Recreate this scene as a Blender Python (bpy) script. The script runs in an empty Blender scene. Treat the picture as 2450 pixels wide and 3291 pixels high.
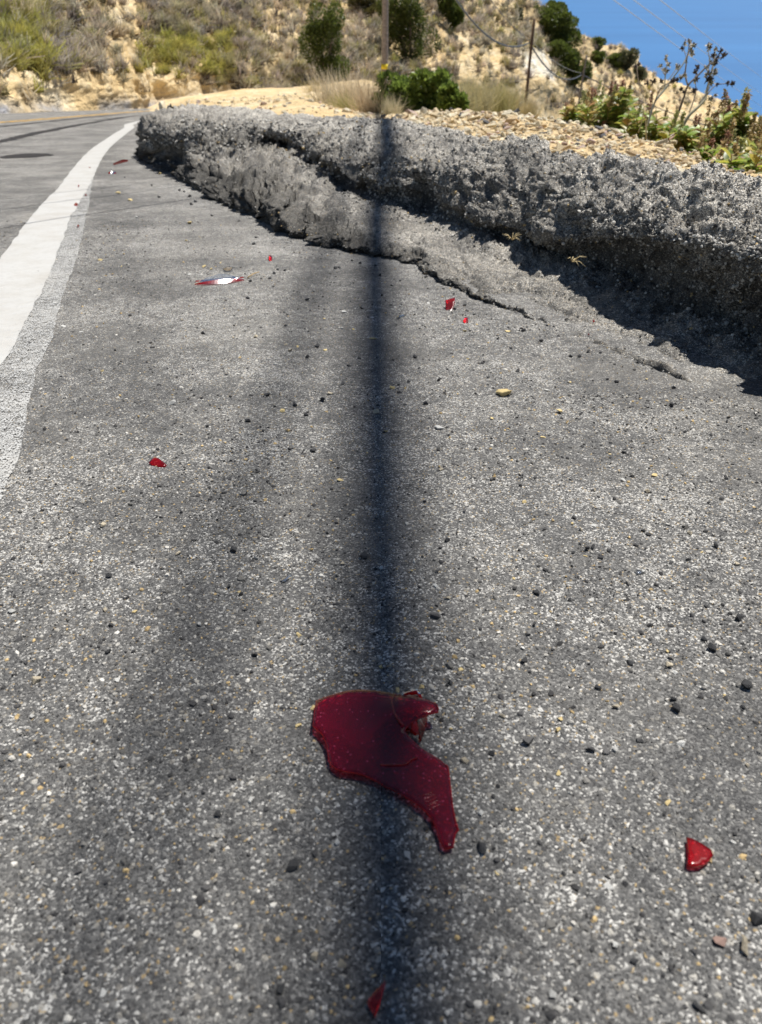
import bpy, bmesh, math, random
import numpy as np
from mathutils import Vector, Matrix, noise as mnoise
from mathutils.geometry import delaunay_2d_cdt
random.seed(7); RNG = np.random.default_rng(7)
SC = bpy.context.scene; COLL = SC.collection
# ------------------------------------------------------------------ camera
PITCH = math.radians(35.05); FPX = 2377.0; CAMH = 0.5; SLOPE = 0.1019   # the road runs downhill ahead
cd = bpy.data.cameras.new('camera'); cam = bpy.data.objects.new('camera', cd); COLL.objects.link(cam)
cam.location = (0, 0, CAMH); cam.rotation_euler = (math.pi/2 - PITCH, 0, 0)
cd.sensor_fit = 'HORIZONTAL'; cd.sensor_width = 26.8; cd.lens = FPX/2450*26.8
cd.clip_start = 0.01; cd.clip_end = 200000
cd.dof.use_dof = True; cd.dof.focus_distance = 1.15; cd.dof.aperture_fstop = 8.5
SC.camera = cam
SC.render.resolution_x = 763; SC.render.resolution_y = 1024
# ------------------------------------------------------------------ sky and sun
SUNV = Vector((0.32, 0.30, 1.0)).normalized()
w = bpy.data.worlds.new('World'); SC.world = w; w.use_nodes = True
nt = w.node_tree; nt.nodes.clear()
sky = nt.nodes.new('ShaderNodeTexSky'); sky.sky_type = 'NISHITA'; sky.sun_disc = False
sky.sun_elevation = math.asin(SUNV.z); sky.sun_rotation = math.atan2(SUNV.x, SUNV.y)
sky.altitude = 100; sky.air_density = 1.0; sky.dust_density = 0.1; sky.ozone_density = 2.2
bg = nt.nodes.new('ShaderNodeBackground'); bg.inputs['Strength'].default_value = 0.05
wo = nt.nodes.new('ShaderNodeOutputWorld')
nt.links.new(sky.outputs[0], bg.inputs[0]); nt.links.new(bg.outputs[0], wo.inputs[0])
sl = bpy.data.lights.new('sun', 'SUN'); sl.energy = 5.0; sl.angle = math.radians(0.53); sl.color = (1.0, 0.965, 0.915)
sun = bpy.data.objects.new('sun', sl); COLL.objects.link(sun); sun.rotation_euler = SUNV.to_track_quat('Z', 'Y').to_euler()
sun.location = (10, 12, 30)
vs = SC.view_settings; vs.view_transform = 'Standard'; vs.look = 'None'; vs.gamma = 1.0; vs.exposure = 0.42; vs.use_curve_mapping = False
SC.cycles.max_bounces = 8; SC.cycles.transparent_max_bounces = 16
# ------------------------------------------------------------------ measuring: photograph pixel -> place in the world
cp, sp = math.cos(PITCH), math.sin(PITCH)
def ray(px, py):
    r = (px-1225)/FPX; u = (1645.5-py)/FPX
    return np.array([r, cp+u*sp, -sp+u*cp])
def gp(px, py, h=0.0):                    # on the road plane, h above it
    d = ray(px, py); t = (CAMH-h)/(-(d[2]+SLOPE*d[1])); return np.array([d[0]*t, d[1]*t, CAMH+d[2]*t])
def dp(px, py, D):                        # D metres ahead
    d = ray(px, py); t = D/d[1]; return np.array([d[0]*t, D, CAMH+d[2]*t])
# ------------------------------------------------------------------ noise
def _h(i, j, k, s):
    with np.errstate(over='ignore'):
        n = (i.astype(np.uint32)*np.uint32(374761393) + j.astype(np.uint32)*np.uint32(668265263)
             + k.astype(np.uint32)*np.uint32(2147483647) + np.uint32((s*1274126177) & 0xffffffff))
        n = (n ^ (n >> np.uint32(13)))*np.uint32(1274126177); n = n ^ (n >> np.uint32(16))
        n = n*np.uint32(2246822519); n = n ^ (n >> np.uint32(15))
    return n.astype(np.float64)/4294967295.0*2-1
def vn(p, s=0):
    f = np.floor(p); t = p-f; t = t*t*(3-2*t); i = f.astype(np.int64)
    a, b, c = i[:, 0], i[:, 1], i[:, 2]; x, y, z = t[:, 0], t[:, 1], t[:, 2]
    r = 0
    for dx in (0, 1):
        for dy in (0, 1):
            for dz in (0, 1):
                wgt = (x if dx else 1-x)*(y if dy else 1-y)*(z if dz else 1-z)
                r = r + wgt*_h(a+dx, b+dy, c+dz, s)
    return r
def fbm(p, sc, o=3, s=0, g=0.5, l=2.07):
    r = 0; a = 1.0; q = p*sc
    for k in range(o):
        r = r + a*vn(q, s+k*17); a *= g; q = q*l+3.7
    return r
# ------------------------------------------------------------------ mesh helpers
def mesh(name, V, F, mats, smooth=True, col=None, mi=None):
    """V (n,3); F list of index arrays (m,3)/(m,4)"""
    V = np.asarray(V, np.float32); me = bpy.data.meshes.new(name)
    F = [np.asarray(f, np.int32) for f in (F if isinstance(F, list) else [F]) if len(f)]
    me.vertices.add(len(V)); me.vertices.foreach_set('co', V.ravel())
    tot = np.concatenate([np.full(len(f), f.shape[1], np.int32) for f in F]); lp = np.concatenate([f.ravel() for f in F])
    me.loops.add(len(lp)); me.loops.foreach_set('vertex_index', lp)
    me.polygons.add(len(tot)); st = np.concatenate([[0], np.cumsum(tot)[:-1]]).astype(np.int32)
    me.polygons.foreach_set('loop_start', st)
    try: me.polygons.foreach_set('loop_total', tot)
    except Exception: pass
    me.polygons.foreach_set('use_smooth', np.full(len(tot), smooth, bool))
    for m in (mats if isinstance(mats, (list, tuple)) else [mats]): me.materials.append(m)
    if mi is not None: me.polygons.foreach_set('material_index', np.asarray(mi, np.int32))
    a = me.attributes.new('Col', 'FLOAT_COLOR', 'POINT')
    c = np.ones((len(V), 4), np.float32)
    if col is not None: c[:, :3] = col
    a.data.foreach_set('color', c.ravel())
    me.update(calc_edges=True); me.validate()
    return me
def obj(name, me, parent=None, loc=None, rot=None, scale=None, color=None):
    o = bpy.data.objects.new(name, me); COLL.objects.link(o)
    if parent: o.parent = parent
    if loc is not None: o.location = loc
    if rot is not None: o.rotation_euler = rot
    if scale is not None: o.scale = scale if hasattr(scale, '__len__') else (scale,)*3
    if color is not None: o.color = (*color, 1)
    return o
def tag(o, label=None, cat=None, group=None, kind=None):
    if label: o['label'] = label
    if cat: o['category'] = cat
    if group: o['group'] = group
    if kind: o['kind'] = kind
    return o
def empty(name, loc=(0, 0, 0)):
    o = bpy.data.objects.new(name, None); COLL.objects.link(o); o.location = loc; o.empty_display_size = 0.05; return o
def grid_faces(nr, nc, off=0):
    i = np.arange(nr-1)[:, None]*nc + np.arange(nc-1)[None, :]; i = i.ravel()+off
    return np.stack([i, i+1, i+nc+1, i+nc], 1)
def cat_interp(C, t):                     # Catmull-Rom along axis 0
    C = np.asarray(C, float); n = len(C); t = np.clip(t, 0, n-1-1e-6); i = t.astype(int); f = (t-i).reshape((-1,)+(1,)*(C.ndim-1))
    g = lambda k: C[np.clip(i+k, 0, n-1)]
    a, b, c, d = g(-1), g(0), g(1), g(2)
    return b + 0.5*f*(c-a + f*(2*a-5*b+4*c-d + f*(3*(b-c)+d-a)))
def normals(P):                           # P (r,c,3)
    n = np.cross(np.gradient(P, axis=1), np.gradient(P, axis=0)); n /= np.linalg.norm(n, axis=2, keepdims=True)+1e-12
    return n if n[..., 2].mean() > 0 else -n
PHI = (1+5**.5)/2
ICO_V = np.array([(-1,PHI,0),(1,PHI,0),(-1,-PHI,0),(1,-PHI,0),(0,-1,PHI),(0,1,PHI),(0,-1,-PHI),(0,1,-PHI),(PHI,0,-1),(PHI,0,1),(-PHI,0,-1),(-PHI,0,1)])/1.902
ICO_F = np.array([(0,11,5),(0,5,1),(0,1,7),(0,7,10),(0,10,11),(1,5,9),(5,11,4),(11,10,2),(10,7,6),(7,1,8),(3,9,4),(3,4,2),(3,2,6),(3,6,8),(3,8,9),(4,9,5),(2,4,11),(6,2,10),(8,6,7),(9,8,1)])
OCT_V = np.array([(1,0,0),(-1,0,0),(0,1,0),(0,-1,0),(0,0,1),(0,0,-1)], float)
OCT_F = np.array([(0,2,4),(2,1,4),(1,3,4),(3,0,4),(2,0,5),(1,2,5),(3,1,5),(0,3,5)])
def rand_rot(n):
    q = RNG.normal(size=(n, 4)); q /= np.linalg.norm(q, axis=1, keepdims=True); a, b, c, d = q.T
    return np.stack([1-2*(c*c+d*d), 2*(b*c-a*d), 2*(b*d+a*c), 2*(b*c+a*d), 1-2*(b*b+d*d), 2*(c*d-a*b), 2*(b*d-a*c), 2*(c*d+a*b), 1-2*(b*b+c*c)], 1).reshape(n, 3, 3)
def stones_mesh(name, P, R, cols, mat, ico=True, flat=0.75):
    """many small stones joined: P (n,3), R radii, cols (n,3)"""
    bv, bf = (ICO_V, ICO_F) if ico else (OCT_V, OCT_F); n = len(P)
    jit = bv[None]*(1+RNG.uniform(-.34, .34, (n, len(bv), 1)))*RNG.uniform(.6, 1.25, (n, 1, 3))
    V = np.einsum('nij,nkj->nki', rand_rot(n), jit)*R[:, None, None]; V[..., 2] *= flat
    V = V + P[:, None, :]; F = bf[None]+np.arange(n)[:, None, None]*len(bv)
    return mesh(name, V.reshape(-1, 3), F.reshape(-1, 3), mat, False, np.repeat(cols, len(bv), 0))
def tube(path, rad, sides=6):
    path = np.asarray(path, float); n = len(path); rad = np.broadcast_to(np.asarray(rad, float), (n,))
    T = np.gradient(path, axis=0); T /= np.linalg.norm(T, axis=1, keepdims=True)+1e-12
    ref = np.array([0, 0, 1.]) if abs(T[:, 2]).mean() < .8 else np.array([1., 0, 0])
    A = np.cross(T, ref); A /= np.linalg.norm(A, axis=1, keepdims=True)+1e-12; B = np.cross(T, A)
    th = np.linspace(0, 2*np.pi, sides, endpoint=False)
    V = path[:, None] + rad[:, None, None]*(np.cos(th)[None, :, None]*A[:, None]+np.sin(th)[None, :, None]*B[:, None])
    i = np.arange(n-1)[:, None]*sides; k = np.arange(sides)[None]; k2 = (k+1) % sides
    F = np.stack([i+k, i+k2, i+sides+k2, i+sides+k], -1).reshape(-1, 4)
    V = V.reshape(-1, 3); nv = len(V)
    V = np.vstack([V, path[:1], path[-1:]])
    caps = np.array([(nv, (j+1) % sides, j) for j in range(sides)]+[(nv+1, (n-1)*sides+j, (n-1)*sides+(j+1) % sides) for j in range(sides)])
    return V, F, caps
class MB:
    def __init__(s): s.V = []; s.Q = []; s.T = []; s.C = []; s.n = 0
    def add(s, V, Q=None, T=None, c=(1, 1, 1)):
        V = np.asarray(V, float); c = np.asarray(c, float)
        if Q is not None and len(Q): s.Q.append(np.asarray(Q)+s.n)
        if T is not None and len(T): s.T.append(np.asarray(T)+s.n)
        s.V.append(V); s.C.append(np.broadcast_to(c, (len(V), 3))); s.n += len(V)
    def tube(s, path, rad, sides=5, c=(1, 1, 1)):
        V, F, K = tube(path, rad, sides); s.add(V, F, K, c)
    def build(s, name, mat, parent=None, smooth=True):
        F = ([np.concatenate(s.Q)] if s.Q else [])+([np.concatenate(s.T)] if s.T else [])
        return obj(name, mesh(name, np.concatenate(s.V), F, mat, smooth, np.concatenate(s.C)), parent)
# ------------------------------------------------------------------ materials
def mat_new(name):
    m = bpy.data.materials.new(name); m.use_nodes = True; t = m.node_tree; t.nodes.clear()
    out = t.nodes.new('ShaderNodeOutputMaterial'); return m, t, out
class NT:
    def __init__(s, t): s.t = t
    def n(s, typ, _o=0, **kw):
        nd = s.t.nodes.new(typ)
        for k, v in kw.items():
            if k.startswith('a_'): setattr(nd, k[2:], v); continue
            sock = nd.inputs[int(k[1:])] if k[0] == 'i' and k[1:].isdigit() else nd.inputs[k.replace('_', ' ')]
            if isinstance(v, bpy.types.NodeSocket): s.t.links.new(v, sock)
            else: sock.default_value = v
        return nd.outputs[_o]
    def ramp(s, fac, stops, interp='LINEAR'):
        nd = s.t.nodes.new('ShaderNodeValToRGB'); nd.color_ramp.interpolation = interp; e = nd.color_ramp.elements
        while len(e) < len(stops): e.new(0.5)
        for el, (p, c) in zip(e, stops): el.position = p; el.color = (c, c, c, 1) if not hasattr(c, '__len__') else (*c, 1)
        s.t.links.new(fac, nd.inputs[0]); return nd.outputs[0]
    def math(s, op, a, b=0.0, c=0.0, clamp=False):
        return s.n('ShaderNodeMath', a_operation=op, a_use_clamp=clamp, i0=a, i1=b, i2=c)
    def mix(s, f, a, b, mode='MIX'):
        nd = s.t.nodes.new('ShaderNodeMix'); nd.data_type = 'RGBA'; nd.blend_type = mode
        for sock, v in ((nd.inputs[0], f), (nd.inputs[6], a), (nd.inputs[7], b)):
            if isinstance(v, bpy.types.NodeSocket): s.t.links.new(v, sock)
            elif sock.type == 'RGBA': sock.default_value = (*v, 1) if len(v) == 3 else v
            else: sock.default_value = v
        return nd.outputs[2]
def link(t, a, b): t.links.new(a, b)
def asphalt_mat(name, light=0.0, dust=(0.42, 0.40, 0.36), base=1.0, bump=1.0, flecks=1.0):
    m, t, out = mat_new(name); N = NT(t)
    co = N.n('ShaderNodeNewGeometry')      # world position: every asphalt piece stands at the origin
    mp = N.n('ShaderNodeMapping', Vector=co)
    warp = N.n('ShaderNodeTexNoise', 1, Vector=mp, Scale=160.0, Detail=2.0)
    mpw = N.mix(0.004, mp, warp, 'ADD')
    v1 = t.nodes.new('ShaderNodeTexVoronoi'); v1.inputs['Scale'].default_value = 520; link(t, mpw, v1.inputs['Vector'])
    v2 = t.nodes.new('ShaderNodeTexVoronoi'); v2.inputs['Scale'].default_value = 175; link(t, mpw, v2.inputs['Vector'])
    s1 = t.nodes.new('ShaderNodeSeparateColor'); link(t, v1.outputs['Color'], s1.inputs[0])
    s2 = t.nodes.new('ShaderNodeSeparateColor'); link(t, v2.outputs['Color'], s2.inputs[0])
    patch = N.n('ShaderNodeTexNoise', Vector=mp, Scale=3.6, Detail=6.0, Roughness=0.68)
    patch2 = N.n('ShaderNodeTexNoise', Vector=mp, Scale=38.0, Detail=3.0, Roughness=0.6)
    sh = N.math('ADD', N.math('ADD', N.math('MULTIPLY_ADD', patch, 1.0, -0.55+light), N.math('MULTIPLY_ADD', N.n('ShaderNodeTexNoise', Vector=mp, Scale=1.3, Detail=3.0), .6, -.3)), N.math('MULTIPLY_ADD', patch2, 0.70, -0.35))
    val = N.math('ADD', s1.outputs[0], sh, clamp=True)
    b = base
    c1 = N.ramp(val, [(0.0, (.050*b, .050*b, .051*b)), (0.30, (.085*b, .085*b, .085*b)), (0.62, (.125*b, .124*b, .122*b)), (0.84, (.19*b, .188*b, .182*b)), (0.93, (.34*b, .335*b, .32*b)), (1.0, (.66, .65, .62))])
    v3 = t.nodes.new('ShaderNodeTexVoronoi'); v3.inputs['Scale'].default_value = 290; link(t, mpw, v3.inputs['Vector']); s3 = t.nodes.new('ShaderNodeSeparateColor'); link(t, v3.outputs['Color'], s3.inputs[0])
    g3 = N.math('MULTIPLY', N.math('GREATER_THAN', N.math('ADD', s3.outputs[0], N.math('MULTIPLY', sh, .35)), 0.84), N.math('LESS_THAN', v3.outputs['Distance'], 0.40))
    c1 = N.mix(N.math('MULTIPLY', g3, 0.8), c1, N.ramp(s3.outputs[1], [(0, (.045, .045, .045)), (.4, (.20, .197, .19)), (.7, (.46, .45, .43)), (1, (.66, .65, .62))]))
    yel = N.math('MULTIPLY', N.math('GREATER_THAN', s1.outputs[1], 0.945), N.math('GREATER_THAN', val, 0.6))
    c1 = N.mix(N.math('MULTIPLY', yel, 0.7*flecks), c1, (.46, .33, .15))
    stone = N.math('MULTIPLY', N.math('GREATER_THAN', s2.outputs[0], 0.80-0.06*light), N.math('LESS_THAN', v2.outputs['Distance'], 0.42))
    c2 = N.ramp(s2.outputs[1], [(0, (.07, .07, .07)), (.45, (.16, .155, .15)), (.75, (.36, .34, .30)), (1, (.62, .60, .55))])
    c = N.mix(N.math('MULTIPLY', stone, 0.75), c1, c2)
    fine = N.n('ShaderNodeTexNoise', Vector=mp, Scale=900.0, Detail=2.0)
    c = N.mix(0.5, c, N.ramp(fine, [(.25, .35), (.75, 1.0)]), 'MULTIPLY')
    dustm = N.math('MULTIPLY', N.ramp(N.n('ShaderNodeTexNoise', Vector=mp, Scale=2.2, Detail=6.0, Roughness=0.7), [(.48, 0), (.75, 1)]), 0.22)
    c = N.mix(dustm, c, dust); c = N.mix(1.0, c, (1.015, 1.0, .97), 'MULTIPLY')
    at = t.nodes.new('ShaderNodeAttribute'); at.attribute_name = 'Col'
    c = N.mix(1.0, c, at.outputs['Color'], 'MULTIPLY')
    hgt = N.math('ADD', N.math('MULTIPLY', N.math('SUBTRACT', 0.7, v1.outputs['Distance']), N.math('MULTIPLY_ADD', s1.outputs[2], 1.0, 0.25)), N.math('MULTIPLY', N.math('MULTIPLY', stone, N.math('SUBTRACT', 0.55, v2.outputs['Distance'])), 3.0))
    b0 = N.n('ShaderNodeBump', Height=N.n('ShaderNodeTexNoise', Vector=mp, Scale=85.0, Detail=5.0, Roughness=0.7), Strength=0.75*bump, Distance=0.006)
    bp = N.n('ShaderNodeBump', Height=hgt, Strength=0.9*bump, Distance=0.0016, Normal=b0)
    bs = N.n('ShaderNodeBsdfPrincipled', Base_Color=c, Roughness=0.82, Normal=bp)
    t.nodes[-1].inputs['Specular IOR Level'].default_value = 0.3
    link(t, bs, out.inputs[0]); return m
def stone_mat(name, rough=0.8, var=0.35, scale=120.0, bump=0.0008, spec=0.3):
    m, t, out = mat_new(name); N = NT(t)
    oi = t.nodes.new('ShaderNodeObjectInfo'); at = t.nodes.new('ShaderNodeAttribute'); at.attribute_name = 'Col'
    tc = t.nodes.new('ShaderNodeTexCoord')
    c = N.mix(1.0, oi.outputs['Color'], at.outputs['Color'], 'MULTIPLY')
    ns = N.n('ShaderNodeTexNoise', Vector=tc.outputs['Object'], Scale=scale, Detail=5.0, Roughness=0.65)
    c = N.mix(1.0, c, N.ramp(ns, [(.3, 1-var), (.7, 1+var*.25)]), 'MULTIPLY')
    bp = N.n('ShaderNodeBump', Height=ns, Strength=0.8, Distance=bump)
    bs = N.n('ShaderNodeBsdfPrincipled', Base_Color=c, Roughness=rough, Normal=bp)
    t.nodes[-1].inputs['Specular IOR Level'].default_value = spec
    link(t, bs, out.inputs[0]); return m
def leaf_mat(name, trans=0.35, rough=0.5, var=0.3):
    m, t, out = mat_new(name); N = NT(t)
    oi = t.nodes.new('ShaderNodeObjectInfo'); at = t.nodes.new('ShaderNodeAttribute'); at.attribute_name = 'Col'
    c = N.mix(1.0, oi.outputs['Color'], at.outputs['Color'], 'MULTIPLY')
    geo = t.nodes.new('ShaderNodeNewGeometry')
    ns = N.n('ShaderNodeTexNoise', Vector=geo.outputs['Position'], Scale=9.0, Detail=3.0)
    c = N.mix(1.0, c, N.ramp(ns, [(.3, 1-var), (.7, 1+var*.4)]), 'MULTIPLY')
    d = N.n('ShaderNodeBsdfPrincipled', Base_Color=c, Roughness=rough); 
    tr = N.n('ShaderNodeBsdfTranslucent', Color=c)
    mx = t.nodes.new('ShaderNodeMixShader'); mx.inputs[0].default_value = trans
    link(t, d, mx.inputs[1]); link(t, tr, mx.inputs[2]); link(t, mx.outputs[0], out.inputs[0]); return m
def paint_mat(name, col, wear, gritty=0.25):
    """road paint; wear = share of the sheet worn through to the asphalt"""
    m, t, out = mat_new(name); N = NT(t)
    co = N.n('ShaderNodeNewGeometry')
    n1 = N.n('ShaderNodeTexNoise', Vector=co, Scale=320.0, Detail=3.0, Roughness=0.7)
    n2 = N.n('ShaderNodeTexNoise', Vector=co, Scale=7.0, Detail=5.0, Roughness=0.65)
    n3 = N.n('ShaderNodeTexNoise', Vector=co, Scale=60.0, Detail=4.0, Roughness=0.7)
    c = N.mix(N.ramp(n2, [(.42, 0), (.72, gritty)]), col, tuple(x*y for x, y in zip(col, (.72, .66, .58))))
    c = N.mix(N.ramp(n3, [(.5, 0), (.85, gritty)]), c, tuple(x*.55 for x in col))
    bp = N.n('ShaderNodeBump', Height=N.math('ADD', n1, n3), Strength=0.5, Distance=0.0012)
    bs = N.n('ShaderNodeBsdfPrincipled', Base_Color=c, Roughness=0.7, Normal=bp)
    t.nodes[-1].inputs['Specular IOR Level'].default_value = 0.25
    v = N.math('ADD', N.math('MULTIPLY', n1, 0.8), N.math('MULTIPLY', N.math('ADD', n2, n3), 0.25))
    msk = N.ramp(v, [(max(0.0, wear-0.03), 0), (wear+0.03, 1)])
    at = t.nodes.new('ShaderNodeAttribute'); at.attribute_name = 'Col'
    msk = N.math('MULTIPLY', msk, at.outputs['Fac'], clamp=True)
    tr = N.n('ShaderNodeBsdfTransparent'); mx = t.nodes.new('ShaderNodeMixShader')
    link(t, msk, mx.inputs[0]); link(t, tr, mx.inputs[1]); link(t, bs, mx.inputs[2]); link(t, mx.outputs[0], out.inputs[0]); return m
def plastic_mat(name, tint, body, bodymix=0.15, rough=0.08):
    m, t, out = mat_new(name); N = NT(t)
    co = N.n('ShaderNodeNewGeometry')
    ns = N.n('ShaderNodeTexNoise', Vector=co, Scale=140.0, Detail=4.0, Roughness=0.7)
    tr = N.n('ShaderNodeBsdfTransparent', Color=(*tint, 1))
    df = N.n('ShaderNodeBsdfDiffuse', Color=(*body, 1))
    tl = N.n('ShaderNodeBsdfTranslucent', Color=(*body, 1))
    md = t.nodes.new('ShaderNodeMixShader'); md.inputs[0].default_value = .5; link(t, df, md.inputs[1]); link(t, tl, md.inputs[2])
    m1 = t.nodes.new('ShaderNodeMixShader'); link(t, N.math('MULTIPLY', N.ramp(ns, [(.3, .5), (.75, 1.6)]), bodymix), m1.inputs[0])
    link(t, tr, m1.inputs[1]); link(t, md.outputs[0], m1.inputs[2])
    bp = N.n('ShaderNodeBump', Height=ns, Strength=0.12, Distance=0.001)
    gl = N.n('ShaderNodeBsdfGlossy', Roughness=rough, Normal=bp)
    vo = t.nodes.new('ShaderNodeTexVoronoi'); vo.inputs['Scale'].default_value = 420; link(t, co, vo.inputs['Vector']); sv = t.nodes.new('ShaderNodeSeparateColor'); link(t, vo.outputs['Color'], sv.inputs[0])
    spk = N.math('MULTIPLY', N.math('GREATER_THAN', sv.outputs[0], .84), N.math('LESS_THAN', vo.outputs['Distance'], .38)); spk = N.math('MULTIPLY', N.math('MULTIPLY', spk, sv.outputs[1]), .32)
    sd = N.n('ShaderNodeBsdfDiffuse', Color=(*[min(1, b_*1.6+.09) for b_ in body], 1)); m0 = t.nodes.new('ShaderNodeMixShader'); link(t, spk, m0.inputs[0]); link(t, m1.outputs[0], m0.inputs[1]); link(t, sd, m0.inputs[2]); m1 = m0
    fr = N.n('ShaderNodeFresnel', IOR=1.49)
    m2 = t.nodes.new('ShaderNodeMixShader'); link(t, fr, m2.inputs[0]); link(t, m1.outputs[0], m2.inputs[1]); link(t, gl, m2.inputs[2])
    link(t, m2.outputs[0], out.inputs[0]); return m
def soil_mat(name):
    m, t, out = mat_new(name); N = NT(t)
    co = N.n('ShaderNodeNewGeometry')
    at = t.nodes.new('ShaderNodeAttribute'); at.attribute_name = 'Col'
    n1 = N.n('ShaderNodeTexNoise', Vector=co, Scale=0.55, Detail=7.0, Roughness=0.65)
    n2 = N.n('ShaderNodeTexNoise', Vector=co, Scale=3.5, Detail=6.0, Roughness=0.7)
    vo = t.nodes.new('ShaderNodeTexVoronoi'); vo.inputs['Scale'].default_value = 5.0; link(t, N.mix(.25, co, N.n('ShaderNodeTexNoise', 1, Vector=co, Scale=6.0), 'ADD'), vo.inputs['Vector'])
    c = N.ramp(n1, [(.3, (.60, .44, .23)), (.48, (.70, .54, .30)), (.6, (.76, .64, .42)), (.75, (.80, .74, .60))])
    c = N.mix(N.ramp(n2, [(.4, 0), (.75, .55)]), c, (.42, .31, .17))
    c = N.mix(.35, c, N.ramp(vo.outputs['Color'], [(.1, .6), (.9, 1.15)]), 'MULTIPLY')
    c = N.mix(1.0, c, (1.04, 1.02, 1.0), 'MULTIPLY'); c = N.mix(1.0, c, at.outputs['Color'], 'MULTIPLY')
    hh = N.math('ADD', N.math('MULTIPLY', vo.outputs['Distance'], .6), n2)
    bp = N.n('ShaderNodeBump', Height=hh, Strength=0.9, Distance=0.12)
    bs = N.n('ShaderNodeBsdfPrincipled', Base_Color=c, Roughness=0.95, Normal=bp)
    t.nodes[-1].inputs['Specular IOR Level'].default_value = 0.1
    link(t, bs, out.inputs[0]); return m
def sea_mat():
    m, t, out = mat_new('sea'); N = NT(t)
    co = N.n('ShaderNodeNewGeometry')
    n1 = N.n('ShaderNodeTexNoise', Vector=N.n('ShaderNodeMapping', Vector=co, Scale=(.0006, .0022, 1)), Scale=1.0, Detail=6.0, Roughness=.6)
    n2 = N.n('ShaderNodeTexNoise', Vector=N.n('ShaderNodeMapping', Vector=co, Scale=(.02, .06, 1)), Scale=1.0, Detail=6.0, Roughness=.7)
    c = N.ramp(n1, [(.3, (.018, .118, .30)), (.7, (.028, .152, .365))])
    bp = N.n('ShaderNodeBump', Height=n2, Strength=0.35, Distance=3.0)
    bs = N.n('ShaderNodeBsdfPrincipled', Base_Color=c, Roughness=0.5, Normal=bp)
    t.nodes[-1].inputs['Specular IOR Level'].default_value = 0.4
    link(t, bs, out.inputs[0]); return m
M_ROAD = asphalt_mat('asphalt_road', 0.09, base=1.28)
M_DIKE = asphalt_mat('asphalt_berm', 0.12, base=1.25, bump=1.3)
M_STONE = stone_mat('stone'); M_GRIT = stone_mat('grit', scale=500, bump=.0002); M_ROCK = stone_mat('rock', scale=30, bump=.004, var=.4)
M_WHITE = paint_mat('white_paint', (.46, .455, .435), 0.30, .45); M_WORN = paint_mat('worn_white_paint', (.48, .48, .465), 0.655, .35)
M_YEL = paint_mat('yellow_paint', (.62, .36, .05), 0.3); M_RUB = paint_mat('tyre_rubber', (.022, .022, .025), 0.50, .1); M_DARK = paint_mat('dark_oval', (.018, .018, .02), .30, .1)
M_RED = plastic_mat('red_lens', (.80, .045, .13), (.40, .006, .07), .17, .2); M_REDE = plastic_mat('red_lens_edge', (.80, .07, .08), (.62, .03, .025), .45)
M_CLEAR = plastic_mat('clear_lens', (.93, .95, .97), (.55, .60, .72), .09, .03); M_RED2 = plastic_mat('red_lens_bright', (.82, .05, .08), (.55, .012, .02), .3, .2)
M_SOIL = soil_mat('dry_soil'); M_SEA = sea_mat()
M_GRASS = leaf_mat('dry_grass', .3, .7); M_LEAF = leaf_mat('leaf', .45, .42); M_WOOD = stone_mat('weathered_wood', .85, .45, 14, .004); M_STEM = stone_mat('stem', .8, .3, 60)
M_CABLE = stone_mat('cable', .6, .1, 20, .0005)
# ------------------------------------------------------------------ road
def road_h(x, y):
    p = np.stack([x, y, x*0], 1)
    h = .0035*fbm(p, 1.6, 2, 1)+.0016*fbm(p, 14, 2, 5)
    near = np.clip(1.6-y/2.2, 0, 1)
    return h+near*(.0016*fbm(p, 60, 3, 9, .6)+.0007*fbm(p, 230, 1, 13))
ys = np.concatenate([np.linspace(-2.0, .12, 14)[:-1], np.geomspace(.12, 80, 470)])
# outer foot of the berm bounds the pavement: stations run from the far end to the near end
ST = [  # C0 foot, C1 lip, C2 foot of the rough bank, C2b, C3 brow, C4 back edge: (px, py, height over road plane)
 [(432,502,-.02),(428,480,.06),(432,452,.13),(445,415,.24),(470,382,.32),(556,347,.40)],
 [(511,547,-.01),(524,518,.060),(560,466,.20),(575,432,.27),(604,398,.31),(650,343,.38)],
 [(649,622,-.01),(664,574,.062),(740,470,.20),(750,432,.26),(770,410,.29),(800,358,.37)],
 [(810,702,-.01),(824,654,.055),(900,470,.16),(905,442,.22),(930,427,.26),(960,372,.35)],
 [(960,770,-.01),(972,728,.044),(1060,562,.115),(1068,518,.20),(1090,457,.25),(1120,382,.34)],
 [(1150,812,-.01),(1157,788,.028),(1212,635,.085),(1212,580,.175),(1230,497,.25),(1260,390,.34)],
 [(1330,852,-.01),(1332,832,.022),(1351,668,.07),(1351,605,.175),(1370,527,.25),(1420,420,.33)],
 [(1500,942,-.01),(1502,926,.017),(1520,764,.055),(1522,685,.175),(1545,562,.25),(1600,455,.33)],
 [(1692,1022,-.012),(1692,1008,.006),(1732,835,.04),(1738,735,.175),(1768,618,.25),(1820,490,.33)],
 [(1920,1122,-.014),(1920,1110,-.002),(1955,935,.03),(1962,780,.176),(1995,685,.24),(2040,518,.33)],
 [(2180,1230,-.014),(2180,1216,-.003),(2212,1040,.022),(2220,840,.182),(2250,752,.24),(2280,545,.33)],
 [(2450,1350,-.014),(2450,1335,-.003),(2458,1115,.018),(2466,905,.182),(2480,800,.24),(2490,562,.33)],
 [(2900,1560,-.014),(2900,1545,-.003),(2910,1310,.018),(2916,1060,.182),(2930,930,.25),(2940,610,.33)],
 [(3700,1830,-.005),(3700,1820,.003),(3710,1570,.018),(3716,1300,.182),(3730,1120,.25),(3740,720,.33)]]
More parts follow.
